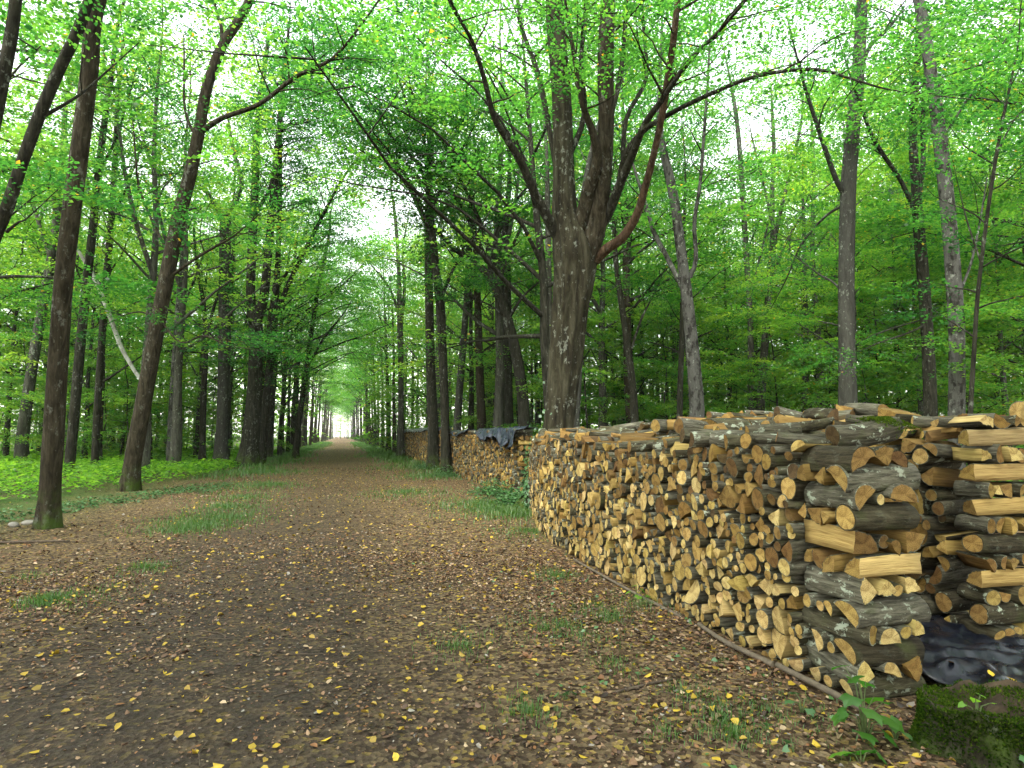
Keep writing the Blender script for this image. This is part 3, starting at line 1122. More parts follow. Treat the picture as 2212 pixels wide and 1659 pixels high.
class Tubes:
    def __init__(self):
        self.V, self.Q, self.n = [], [], 0

    def add(self, pts, rad, sides=6, **kw):
        V, Q = tube_arrays(pts, rad, sides, **kw)
        self.V.append(V)
        self.Q.append(Q + self.n)
        self.n += len(V)

    def mesh(self, name, mat, off=(0, 0, 0)):
        return mk_mesh(name, np.concatenate(self.V) - np.asarray(off), [np.concatenate(self.Q)], [mat], smooth=True)


def smooth_path(P, k=4):
    """Catmull-Rom through the given points (any number of columns)"""
    P = np.asarray(P, float)
    if len(P) < 3:
        t = np.linspace(0, 1, k + 1)[:, None]
        return P[0] * (1 - t) + P[1] * t
    Q = np.vstack([2 * P[0] - P[1], P, 2 * P[-1] - P[-2]])
    out = []
    for i in range(1, len(Q) - 2):
        p0, p1, p2, p3 = Q[i - 1:i + 3]
        for t in np.linspace(0, 1, k, endpoint=False):
            out.append(.5 * ((2 * p1) + (-p0 + p2) * t + (2 * p0 - 5 * p1 + 4 * p2 - p3) * t * t + (-p0 + 3 * p1 - 3 * p2 + p3) * t ** 3))
    out.append(P[-1])
    return np.array(out)


# ------------------------------------------------------------------ foliage
class Foliage:
    def __init__(self):
        self.V, self.tone = [], []

    def leaves(self, C, Udir, Nrm, size, aspect, tone, fold=.12):
        """C (n,3) leaf base points"""
        U = Udir / (np.linalg.norm(Udir, axis=1)[:, None] + 1e-9)
        W = np.cross(Nrm, U)
        W /= np.linalg.norm(W, axis=1)[:, None] + 1e-9
        Nn = np.cross(U, W)
        s = np.asarray(size)[:, None]
        mid = C + U * s * .48
        a = C
        b = mid + W * s * aspect + Nn * s * fold
        c = C + U * s
        d = mid - W * s * aspect + Nn * s * fold
        self.V.append(np.stack([a, b, c, d], 1).reshape(-1, 3))
        self.tone.append(np.repeat(tone, 4))

    def sprays(self, P, D, length, n, leaf, rng, tone_mu=.45, tone_sd=.19, width=.42, droop=.18, tilt=.24, yellow=.006):
        """flat fans of leaves: P (s,3) start, D (s,3) direction"""
        P = np.asarray(P, float)
        D = np.asarray(D, float).copy()
        s = len(P)
        if s == 0:
            return
        D[:, 2] *= .45
        D /= np.linalg.norm(D, axis=1)[:, None] + 1e-9
        L = np.asarray(length) * rng.uniform(.75, 1.25, s)
        side = np.cross(D, np.array([0, 0, 1.0]))
        side /= np.linalg.norm(side, axis=1)[:, None] + 1e-9
        roll = rng.normal(0, tilt, s)
        nn = np.cross(side, D)
        side, nn = side * np.cos(roll)[:, None] + nn * np.sin(roll)[:, None], nn * np.cos(roll)[:, None] - side * np.sin(roll)[:, None]
        nt_ = 9
        tw = rng.integers(0, nt_, (s, n))
        al = rng.uniform(0, 1, (s, n)) ** .8
        sg = np.where(tw % 2 == 0, 1.0, -1.0)
        tb_ = (tw + .3 * rng.uniform(0, 1, (s, 1))) / nt_ * .85
        ln_ = np.sin(np.clip(tb_ * 2.3 + .55, 0, pi)) * width * 1.25
        t = tb_ + al * ln_ * .75 + rng.normal(0, .012, (s, n))
        w = (sg * al * ln_ * .8 + rng.normal(0, .022, (s, n))) * L[:, None]
        C = P[:, None] + D[:, None] * (t * L[:, None])[..., None] + side[:, None] * w[..., None] + nn[:, None] * rng.normal(0, .025, (s, n, 1)) * L[:, None, None]
        C[..., 2] -= droop * (t ** 2) * L[:, None]
        ang = np.sign(w) * rng.uniform(.2, 1.25, (s, n))
        U = D[:, None] * np.cos(ang)[..., None] + side[:, None] * np.sin(ang)[..., None] + rng.normal(0, .12, (s, n, 3))
        Nn = nn[:, None] + rng.normal(0, .38, (s, n, 3))
        sz = leaf * rng.uniform(.5, 1.35, s * n)
        tone = np.clip(np.repeat(rng.normal(tone_mu, tone_sd, s), n) + rng.normal(0, .10, s * n), 0, .96)
        tone = np.where(rng.uniform(size=s * n) < yellow, 1.0, tone)
        self.leaves(C.reshape(-1, 3), U.reshape(-1, 3), Nn.reshape(-1, 3), sz, .36, tone)

    def count(self):
        return sum(len(v) for v in self.V) // 4

    def mesh(self, name, mat, off=(0, 0, 0)):
        V = np.concatenate(self.V) - np.asarray(off)
        Q = np.arange(len(V)).reshape(-1, 4)
        return mk_mesh(name, V, [Q], [mat], tone=np.concatenate(self.tone))


def unit(v):
    v = np.asarray(v, float)
    return v / (np.linalg.norm(v) + 1e-9)


def dress(path, rad, f0, spacing, sub_len, rng, twigs, fol, spr_len, spr_n, leaf, bias=(0, 0, 0), up=.25, tone=.45, yellow=.006, dens=1.0):
    """side branches with leafy sprays along a limb"""
    path = np.asarray(path)
    seg = np.linalg.norm(np.diff(path, axis=0), axis=1)
    cum = np.concatenate([[0], np.cumsum(seg)])
    tot = cum[-1]
    s = tot * f0
    SP, SD = [], []
    ga = rng.uniform(0, 6.28)
    while s < tot:
        p = np.array([np.interp(s, cum, path[:, i]) for i in range(3)])
        q = np.array([np.interp(min(tot, s + .3), cum, path[:, i]) for i in range(3)])
        r = float(np.interp(s, cum, rad))
        T = unit(q - p + 1e-6)
        ga += 2.4 + rng.normal(0, .4)
        side = np.array([cos(ga), sin(ga), 0.0])
        d = unit(side + T * .55 + np.array([0, 0, up]) + np.asarray(bias) + rng.normal(0, .15, 3))
        L = sub_len * rng.uniform(.6, 1.3)
        pts = [p]
        dd = d.copy()
        for k in range(5):
            dd = unit(dd + rng.normal(0, .14, 3) + np.array([0, 0, -.03 * k]))
            pts.append(pts[-1] + dd * L / 5)
        pts = np.array(pts)
        r1 = min(r * .55, .012 + L * .009)
        twigs.add(pts, np.linspace(r1, r1 * .25, 6), 5)
        for k in (2, 3, 4, 5):
            if rng.uniform() > dens:
                continue
            lat = unit(np.cross(dd, (0, 0, 1.0))) * rng.choice([-1, 1])
            SP.append(pts[k])
            SD.append(unit(dd * rng.uniform(.3, 1) + lat * rng.uniform(0, 1.1)))
        s += spacing * rng.uniform(.6, 1.4)
    if SP:
        fol.sprays(np.array(SP), np.array(SD), spr_len, spr_n, leaf, rng, tone_mu=tone, yellow=yellow)


# ------------------------------------------------------------------ trees surveyed one by one
TRACED_BASES = []
TRACED_SEEN = []


def flare_fun(n_rings, amount, rng):
    ph = rng.uniform(0, 6.28)
    k = int(rng.integers(4, 6))

    def f(i, th):
        d = np.maximum(0, 1 - i / 6.0) ** 1.8
        return 1 + amount * d * (.55 + .45 * np.sin(k * th + ph))
    return f


def surveyed_tree(label, bark, d, trunk, limbs=(), top=5.0, crown=1.0, cat='tree', f0=.45, lead=None, seed=0, leaf=.075, flare=.55,
                  tone=.26, group=None, bias=(0, 0, 0), limb_f0=.35, twig_len=1.5, sides=14, name='forest_tree', spr_n=64, ridge=False):
    """trunk: (u, v, width) points from the foot up; limbs: lists of (u, v, width) with a last number = how far the tip is deeper"""
    rng = np.random.default_rng(seed * 101 + 7)
    d0 = d
    pts = []
    for i, (u, v, w) in enumerate(trunk):
        dd = d0 + (lead or 0) * i / max(1, len(trunk) - 1)
        pts.append((*at(u, v, dd), w * .5 * dd / FPX * cos(math.atan((u - 1106) / FPX))))
    base = base_at(trunk[0][0], d0)
    base[2] = float(gz(base[0], base[1]))
    # foot on the ground
    p0 = np.array(pts[0])
    if p0[2] > .05:
        pts.insert(0, (base[0], base[1], base[2] - .08, p0[3] * 1.06))
        if p0[2] > 1.2:
            pts.insert(1, (*(base * .6 + p0[:3] * .4), p0[3] * 1.03))
    else:
        pts[0] = (base[0], base[1], base[2] - .08, p0[3])
    # keep growing above the picture
    a, b = np.array(pts[-2]), np.array(pts[-1])
    dirn = unit((b - a)[:3])
    dirn = unit(dirn + np.array([0, 0, .35]))
    if top > 0:
        q = b[:3].copy()
        for k in range(3):
            dirn = unit(dirn + rng.normal(0, .08, 3) + np.array([0, 0, .1]))
            q = q + dirn * top / 3
            pts.append((*q, max(.012, b[3] * (1 - (k + 1) / 3.4))))
    SP = smooth_path(np.array(pts), 5)
    TRACED_BASES.append((base[0], base[1]))
    TRACED_SEEN.append((project((base[0], base[1], 2.0))[0], d0))
    t = thing(name, label, cat, base, 0, group)
    tb = Tubes()
    ff = flare_fun(len(SP), flare, rng)
    if ridge:
        SP = smooth_path(np.array(pts), 12)
        f0_ = ff

        def ff(i, th):
            k = i * .12
            r_ = f0_(i * 5 / 12, th)
            w_ = np.exp(-((i - 62) / 45.0) ** 2)
            return r_ * (1 + w_ * (.10 * np.sin(6 * th + 1.5 * np.sin(k * .5) + 1) + .07 * np.sin(11 * th + 2 * np.sin(k * .7 + 1)) + .035 * np.sin(19 * th + 3 * np.sin(k * .9)) + .05 * np.sin(2 * th + k)))
    tb.add(SP[:, :3], np.maximum(SP[:, 3], .008), sides, wob=.05 if not ridge else .03, rng=rng, flare=ff)
    link('trunk', tb.mesh('trunk', M[bark], base), t)
    tw, fo = Tubes(), Foliage()
    if crown > 0:
        dress(SP[:, :3], SP[:, 3], f0, .55 / crown, twig_len * 1.3, rng, tw, fo, 1.25, spr_n, leaf, bias, tone=tone)
    for lm in limbs:
        lb = bark
        lm = list(lm)
        if isinstance(lm[0], str):
            lb = lm.pop(0)
        deep = lm.pop() if not isinstance(lm[-1], (tuple, list)) else 0.0
        n = len(lm)
        lp = []
        for i, (u, v, w) in enumerate(lm):
            # start depth follows the trunk's
            dd = d0 + deep * (i / (n - 1)) ** 1.2
            lp.append((*at(u, v, dd), w * .5 * dd / FPX * cos(math.atan((u - 1106) / FPX))))
        a, b = np.array(lp[-2]), np.array(lp[-1])
        ext = unit((b - a)[:3] + np.array([0, 0, .15]) * np.linalg.norm((b - a)[:3]))
        lp.append((*(b[:3] + ext * 1.4), max(.006, b[3] * .45)))
        LP = smooth_path(np.array(lp), 4)
        tl = Tubes()
        tl.add(LP[:, :3], np.maximum(LP[:, 3], .005), 9, wob=.04, rng=rng)
        link('branch', tl.mesh('branch', M[lb], base), t)
        if crown > 0:
            dress(LP[:, :3], LP[:, 3], limb_f0, .50 / crown, twig_len, rng, tw, fo, 1.15, spr_n, leaf, bias, tone=tone)
    if tw.n:
        link('twigs', tw.mesh('twigs', M[bark if bark not in ('bark_birch', 'bark_pale') else 'bark_dark'], base), t)['kind'] = 'stuff'
    if fo.V:
        link('crown', fo.mesh('crown', M['leaf'], base), t)
    return t


ST = surveyed_tree
# --- left of the track
ST('straight brown barked trunk nearest on the left, with pale stones at its foot', 'bark_brown', 10.86,
   [(105, 1138, 52), (108, 1050, 50), (117, 900, 49), (126, 760, 46), (138, 600, 44), (156, 450, 43), (176, 300, 42), (194, 150, 40), (207, 15, 38)],
   [], top=6, crown=1.2, f0=.62, seed=1, flare=.75)
ST('leaning dark trunk curving over the track, second from left', 'bark_brown', 18.1,
   [(278, 1062, 44), (286, 1000, 40), (305, 900, 38), (325, 790, 36), (345, 680, 35), (366, 570, 34), (388, 460, 32), (412, 370, 29), (430, 280, 26), (447, 190, 24), (480, 100, 22), (530, 20, 20)],
   [[(434, 285, 13), (480, 255, 12), (560, 225, 10), (640, 165, 9), (720, 125, 7), (790, 40, 5), -2.5], [(478, 105, 10), (478, 60, 8), (466, 20, 7), .5],
    [(365, 600, 8), (420, 560, 7), (470, 530, 6), (505, 510, 4), -1.5], [(345, 690, 5), (390, 740, 4), (440, 725, 4), (490, 745, 3), -1.0], [(350, 700, 5), (310, 675, 4), (270, 680, 3), (230, 700, 2), 1.0],
    [(372, 560, 7), (330, 480, 6), (300, 400, 5), (290, 300, 4), 1.5], [(430, 310, 8), (400, 240, 6), (398, 150, 5), 1.0]],
   top=6, crown=1.5, f0=.72, seed=2, flare=.45, bias=(.3, 0, 0))
ST('dark leaning trunk crossing the upper left corner', 'bark_dark', 10.0,
   [(-120, 870, 42), (-70, 680, 38), (-20, 530, 34), (15, 450, 32), (45, 360, 30), (85, 250, 29), (128, 150, 27), (178, 40, 25)],
   [[(85, 255, 12), (140, 225, 8), (190, 190, 6), .5], [(15, 500, 10), (40, 480, 6), (60, 470, 4), -.5]], top=5, crown=1.3, f0=.68, seed=3, leaf=.07)
ST('thick dark stem cut off by the upper left corner', 'bark_dark', 9.0,
   [(-140, 1000, 46), (-90, 700, 42), (-40, 400, 38), (0, 200, 34), (30, 40, 30)], [], top=4, crown=.9, f0=.7, seed=4)
ST('slim dark trunk just right of the nearest left one', 'bark_dark', 24.0,
   [(150, 1010, 26), (160, 900, 24), (172, 760, 23), (186, 620, 21), (202, 480, 19), (213, 370, 17), (228, 250, 14), (244, 140, 11)],
   [[(205, 480, 9), (190, 400, 7), (175, 310, 5), 1.0], [(215, 370, 8), (250, 300, 6), (275, 220, 4), -1.0]], top=4, crown=1.0, f0=.5, seed=5)
ST('slim dark trunk standing in the bright herbs at left', 'bark_dark', 28.0,
   [(205, 998, 18), (211, 870, 17), (222, 700, 16), (236, 520, 15), (247, 380, 13), (253, 250, 11), (262, 130, 9)],
   [[(240, 480, 7), (275, 400, 5), (300, 330, 3), 1]], top=3, crown=1.0, f0=.45, seed=6)
ST('pale grey trunk deep at the far left edge', 'bark_grey', 30.0,
   [(46, 965, 30), (60, 860, 27), (82, 720, 25), (104, 600, 23), (122, 480, 20), (135, 350, 16), (140, 250, 12)],
   [[(110, 560, 12), (80, 470, 9), (65, 400, 6), 1], [(122, 480, 12), (110, 390, 9), (90, 300, 6), -1]], top=3, crown=1.0, f0=.6, seed=7)
ST('white dead stem leaning diagonally behind the left trunks', 'bark_pale', 27.0,
   [(318, 850, 8), (290, 800, 9), (262, 750, 10), (240, 690, 11), (215, 625, 11), (192, 580, 10), (168, 540, 8)], [], top=0, crown=0, seed=8, flare=0)
ST('mottled white birch trunk in the left hand wood', 'bark_birch', 32.0,
   [(368, 962, 17), (372, 860, 15), (380, 740, 14), (387, 640, 13), (395, 540, 10), (400, 450, 8)],
   [[(388, 690, 8), (405, 640, 6), (425, 590, 5), 1]], top=4, crown=.8, f0=.5, seed=9)
ST('dark crooked forked trunk between birch and mossy footed tree', 'bark_dark', 34.0,
   [(437, 960, 15), (440, 850, 14), (444, 740, 12), (440, 660, 10), (428, 590, 8), (420, 520, 6)],
   [[(446, 730, 9), (460, 670, 7), (478, 610, 5), (482, 540, 3), .5]], top=3, crown=.8, f0=.55, seed=10)
ST('grey trunk with mossy orange green foot left of the track', 'bark_smooth', 34.0,
   [(477, 972, 30), (481, 900, 27), (484, 780, 27), (485, 650, 27), (486, 540, 26), (487, 470, 25)],
   [[(487, 475, 16), (510, 430, 13), (522, 390, 11), (505, 330, 9), (495, 270, 6), 1], [(484, 475, 14), (450, 420, 10), (425, 395, 7), (390, 360, 4), -1], [(488, 490, 10), (525, 478, 7), (560, 470, 5), -1]],
   top=.5, crown=1.0, f0=.95, seed=11, flare=.9)
ST('thick trunk at the track edge forking in a tuning fork shape', 'bark_dark', 33.0,
   [(536, 1006, 46), (541, 950, 40), (548, 860, 34), (552, 770, 31), (552, 700, 32), (549, 660, 30)],
   [[(545, 690, 22), (541, 630, 21), (545, 520, 20), (551, 400, 18), (553, 320, 16), (560, 230, 13), (575, 120, 10), 1.5],
    [(556, 690, 22), (570, 640, 21), (578, 560, 19), (588, 450, 18), (598, 340, 15), (610, 200, 11), (620, 100, 8), -1.5],
    [(553, 460, 10), (585, 400, 8), (600, 300, 6), (625, 270, 6), (660, 265, 4), -2], [(555, 250, 10), (590, 190, 8), (640, 160, 6), (700, 120, 4), -2]],
   top=0, crown=2.2, seed=12, flare=.7, bias=(.5, -.1, 0), leaf=.10, twig_len=2.2)
ST('slender trunk with a long limb arching right over the track', 'bark_dark', 35.0,
   [(566, 1000, 20), (574, 880, 18), (586, 760, 17), (593, 680, 16), (600, 560, 12), (604, 420, 11), (606, 280, 8)],
   [[(592, 690, 12), (625, 610, 11), (660, 540, 10), (695, 470, 8), (735, 395, 6), (780, 330, 4), -3], [(600, 620, 7), (640, 560, 5), (670, 540, 3), 1]],
   top=3, crown=2.2, f0=.6, seed=13, bias=(.5, -.1, 0), leaf=.10, twig_len=2.2)
ST('slim leaning trunk on the left of the avenue, just past the fork', 'bark_dark', 44.0,
   [(640, 968, 15), (650, 880, 13), (662, 800, 12), (675, 700, 10), (692, 600, 8), (712, 500, 6)],
   [[(660, 800, 6), (700, 730, 5), (740, 680, 3), -3]], top=3, crown=1.0, f0=.45, seed=14, bias=(.4, 0, 0))

# --- the old tree behind the front stack
ST('huge old furrowed tree with many stems behind the front stack', 'bark_old', 14.0,
   [(1180, 1100, 100), (1190, 1030, 84), (1202, 950, 70), (1212, 860, 63), (1222, 760, 66), (1230, 680, 70), (1240, 600, 82), (1240, 540, 88), (1222, 470, 54), (1218, 400, 46), (1216, 300, 44), (1212, 200, 42), (1204, 100, 40), (1198, 15, 37)],
   [['bark_brown', (1258, 560, 58), (1284, 500, 48), (1297, 430, 40), (1306, 350, 36), (1310, 250, 35), (1308, 150, 36), (1312, 15, 32), -.9],
    ['bark_brown', (1240, 520, 44), (1262, 460, 36), (1272, 410, 30), (1290, 350, 24), (1282, 290, 17), (1260, 230, 14), (1240, 120, 10), -1.2],
    ['bark_red', (1285, 560, 26), (1310, 538, 23), (1345, 512, 21), (1375, 465, 19), (1392, 410, 17), (1408, 350, 16), (1424, 280, 15), (1438, 200, 17), (1450, 120, 16), (1462, 20, 14), -2.2],
    ['bark_dark', (1205, 510, 26), (1180, 465, 22), (1152, 410, 20), (1128, 355, 18), (1098, 305, 16), (1066, 250, 13), (1046, 170, 11), (1020, 90, 9), (985, 25, 7), -2.5],
    ['bark_dark', (1290, 500, 24), (1318, 450, 22), (1342, 390, 20), (1368, 330, 17), (1392, 270, 15), (1430, 215, 13), (1490, 130, 11), (1560, 60, 8), -3],
    ['bark_dark', (1300, 480, 20), (1335, 410, 18), (1350, 340, 16), (1382, 290, 12), (1440, 250, 11), (1530, 205, 10), (1640, 163, 9), (1760, 150, 8), (1845, 172, 6), (1930, 195, 4), -3.5],
    ['bark_dark', (1216, 440, 14), (1190, 300, 12), (1165, 170, 11), (1130, 70, 9), (1120, 15, 8), 1],
    ['bark_dark', (1300, 300, 14), (1330, 210, 12), (1345, 120, 10), (1352, 20, 8), 1.0],
    ['bark_dark', (1224, 350, 14), (1262, 250, 12), (1255, 130, 10), (1268, 20, 8), .6],
    ['bark_dark', (1345, 380, 12), (1352, 260, 10), (1395, 170, 9), (1390, 60, 7), .6]],
   top=7, crown=1.6, f0=.66, seed=20, flare=.5, leaf=.07, limb_f0=.5, sides=56, name='old_tree', tone=.24, ridge=True)
# --- trunks by the farther stacks
ST('slim trunk standing just in front of the far stack', 'bark_dark', 25.6,
   [(965, 1027, 24), (962, 940, 20), (959, 840, 19), (955, 740, 19), (950, 650, 20), (940, 570, 18), (932, 470, 15), (928, 380, 12)],
   [[(955, 640, 9), (975, 590, 7), (1000, 540, 5), .5], [(935, 520, 9), (905, 440, 7), (870, 370, 6), (810, 290, 4), (760, 230, 3), -3], [(930, 420, 9), (900, 350, 7), (850, 300, 5), (800, 220, 3), -3],
    [(935, 450, 8), (965, 380, 6), (1000, 320, 4), -1], [(930, 400, 8), (915, 300, 6), (890, 200, 4), -2]],
   top=5, crown=2.8, f0=.6, seed=21, bias=(-.3, -.1, 0), leaf=.10, twig_len=2.0)
ST('left one of the twin slim trunks before the far stack', 'bark_dark', 30.0,
   [(938, 1012, 28), (936, 930, 24), (931, 820, 21), (928, 700, 19), (926, 580, 18), (925, 470, 17), (929, 370, 15), (930, 280, 12)],
   [[(926, 500, 9), (890, 420, 7), (840, 340, 5), (790, 280, 3), -2], [(928, 400, 8), (960, 330, 6), (1000, 260, 4), 1]], top=5, crown=2.8, f0=.6, seed=22, bias=(-.3, -.1, 0), leaf=.10, twig_len=2.0)
ST('trunk at the far end of the farthest stack beside the track', 'bark_grey', 46.0,
   [(866, 990, 16), (866, 900, 13), (866, 790, 12), (864, 690, 13), (862, 600, 9), (858, 520, 8), (850, 440, 6)],
   [[(866, 700, 9), (874, 620, 7), (870, 540, 5), (880, 480, 3), 1], [(866, 690, 6), (840, 620, 5), (800, 570, 3), -1]], top=3, crown=1.0, f0=.5, seed=23)
ST('dark trunk leaning left above the plastic covered stack', 'bark_dark', 26.0,
   [(1133, 925, 28), (1128, 850, 25), (1116, 770, 24), (1096, 690, 22), (1078, 640, 20), (1058, 600, 17), (1030, 570, 13), (985, 540, 11), (950, 505, 8)],
   [[(1098, 690, 8), (1130, 640, 6), (1175, 600, 4), .5], [(1062, 605, 12), (1050, 520, 10), (1020, 440, 8), (980, 360, 6), -1], [(1095, 690, 6), (1060, 660, 4), (1010, 640, 3), -1],
    [(1060, 600, 11), (1075, 500, 9), (1110, 440, 7), (1150, 390, 5), 1], [(1054, 570, 10), (1010, 470, 8), (960, 390, 6), (900, 320, 4), -1.5]],
   top=1.5, crown=2.4, f0=.75, seed=24, leaf=.085)
ST('straight dark trunk behind the leaning one', 'bark_dark', 30.0,
   [(1095, 925, 28), (1094, 820, 26), (1094, 720, 24), (1094, 600, 20), (1092, 480, 15)], [[(1094, 560, 8), (1130, 480, 6), (1160, 400, 4), 1]], top=5, crown=1.1, f0=.45, seed=25)
ST('dark brown trunk behind the plastic covered stack, upright', 'bark_brown', 33.0,
   [(1041, 920, 20), (1037, 830, 18), (1034, 720, 16), (1030, 600, 14), (1024, 480, 11)], [[(1030, 620, 7), (1000, 540, 5), (975, 470, 3), 1]], top=4, crown=1.1, f0=.45, seed=26)
ST('pale grey trunk behind the plastic covered stack', 'bark_smooth', 34.0,
   [(988, 920, 17), (992, 850, 16), (1000, 750, 15), (1008, 640, 13), (1012, 520, 10)], [], top=4, crown=1.0, f0=.45, seed=27)
ST('slim straight trunk against the left side of the old tree', 'bark_grey', 24.0,
   [(1188, 920, 15), (1187, 780, 14), (1186, 640, 13), (1184, 500, 12), (1182, 380, 10)], [], top=4, crown=.9, f0=.55, seed=28)
ST('grey trunk half hidden behind the right of the old tree', 'bark_smooth', 20.0,
   [(1240, 925, 24), (1246, 800, 24), (1252, 680, 22), (1258, 560, 19), (1262, 420, 14)], [], top=4, crown=.8, f0=.6, seed=29)
# --- right hand wood
ST('slim dark stem with a kink right of the old tree', 'bark_dark', 24.0,
   [(1372, 920, 17), (1366, 830, 16), (1352, 720, 15), (1340, 640, 13), (1330, 560, 11), (1325, 470, 8)],
   [[(1362, 760, 6), (1385, 690, 5), (1415, 630, 3), .5]], top=4, crown=1.0, f0=.45, seed=30)
ST('mottled white barked trunk with a forked left limb', 'bark_birch', 20.0,
   [(1506, 900, 34), (1500, 810, 31), (1490, 700, 27), (1480, 610, 24), (1468, 520, 22), (1458, 440, 21), (1446, 380, 20), (1432, 320, 16), (1425, 260, 13)],
   [[(1485, 640, 13), (1458, 590, 12), (1438, 550, 11), (1412, 500, 10), (1395, 440, 8), (1375, 380, 6), 1],
    [(1490, 600, 11), (1503, 560, 10), (1500, 480, 9), (1512, 400, 8), (1520, 300, 7), (1528, 190, 6), (1532, 110, 5), -1]],
   top=5, crown=1.0, f0=.65, seed=31)
ST('thin dark trunk left of the mottled white barked one', 'bark_dark', 24.0,
   [(1468, 915, 14), (1470, 820, 13), (1474, 700, 12), (1476, 580, 9), (1478, 470, 7)], [], top=4, crown=.9, f0=.4, seed=32)
ST('left stem of a slender grey pair rising from the back stack', 'bark_grey', 28.0,
   [(1622, 900, 15), (1622, 800, 14), (1621, 690, 13), (1614, 580, 13), (1606, 450, 12), (1600, 350, 11), (1590, 250, 9)],
   [[(1621, 640, 6), (1640, 560, 5), (1660, 480, 4), .5]], top=4, crown=1.0, f0=.55, seed=33)
ST('right stem of the slender grey pair, forking into a vase shape', 'bark_grey', 29.0,
   [(1642, 895, 20), (1648, 800, 18), (1656, 700, 17), (1664, 600, 16), (1672, 500, 15)],
   [[(1670, 510, 11), (1668, 420, 10), (1672, 330, 9), (1668, 240, 7), 1], [(1672, 520, 10), (1690, 440, 9), (1712, 350, 8), (1730, 270, 6), (1735, 200, 4), -1],
    [(1670, 600, 7), (1700, 520, 6), (1750, 440, 5), (1810, 380, 3), -1], [(1668, 480, 7), (1650, 400, 6), (1630, 320, 4), 1]],
   top=.5, crown=1.0, f0=.95, seed=34)
ST('thin dark trunk between the slender pair and the smooth grey trunk', 'bark_grey', 30.0,
   [(1738, 890, 14), (1740, 800, 14), (1741, 700, 12), (1738, 600, 10), (1736, 480, 8)], [[(1740, 670, 5), (1715, 600, 4), (1705, 520, 3), 1]], top=4, crown=1.0, f0=.4, seed=35)
ST('stout smooth grey trunk rising straight behind the stacks', 'bark_smooth', 19.0,
   [(1832, 905, 44), (1831, 800, 39), (1829, 700, 37), (1828, 600, 36), (1829, 500, 36), (1832, 400, 35), (1840, 300, 33), (1850, 200, 31), (1857, 110, 28), (1862, 15, 26)],
   [[(1826, 425, 13), (1805, 385, 12), (1785, 330, 11), (1765, 270, 10), (1742, 200, 8), (1728, 150, 6), -1.5], [(1826, 640, 6), (1800, 610, 5), (1765, 590, 4), .8], [(1853, 160, 12), (1880, 100, 10), (1920, 60, 8), 1],
    [(1827, 440, 7), (1780, 470, 6), (1730, 530, 5), (1700, 600, 3), 2]],
   top=7, crown=1.5, f0=.72, seed=36, flare=.3)
ST('dark forked trunk left of the mottled right hand one', 'bark_dark', 20.0,
   [(2010, 905, 34), (2008, 820, 31), (2003, 720, 29), (1996, 620, 28), (1988, 530, 27), (1981, 450, 25), (1977, 380, 22), (1972, 300, 19), (1976, 200, 17), (1984, 100, 16), (1982, 15, 14)],
   [[(1985, 480, 12), (1965, 430, 11), (1940, 380, 10), (1905, 330, 10), (1880, 285, 9), (1860, 230, 7), (1842, 180, 5), -1.5], [(1984, 430, 13), (1994, 350, 12), (1993, 250, 11), (1998, 150, 9), .8],
    [(2003, 700, 6), (1960, 720, 5), (1900, 740, 4), (1850, 760, 2), -1]],
   top=5, crown=1.5, f0=.6, seed=37)
ST('pale mottled trunk leaning left near the right edge', 'bark_birch', 17.0,
   [(2066, 905, 40), (2067, 800, 37), (2066, 700, 37), (2060, 600, 37), (2052, 500, 35), (2042, 400, 34), (2030, 300, 32), (2017, 200, 30), (2002, 100, 27), (1988, 15, 25)],
   [[(2070, 640, 8), (2100, 560, 6), (2120, 460, 5), 1], [(2030, 310, 8), (2080, 230, 6), (2140, 140, 5), -1]], top=6, crown=1.7, f0=.7, seed=38)
ST('thin dark sapling stem at the right edge', 'bark_dark', 13.0,
   [(2096, 900, 12), (2104, 760, 11), (2112, 640, 10), (2128, 500, 9), (2142, 400, 9), (2160, 290, 8), (2185, 170, 6), (2200, 90, 4)],
   [[(2120, 570, 5), (2090, 480, 4), (2070, 400, 2), .5], [(2150, 340, 5), (2190, 260, 4), (2230, 220, 3), .5]], top=2.5, crown=1.1, f0=.3, seed=39, twig_len=1.1)

# ------------------------------------------------------------------ forest trees built a few times and repeated


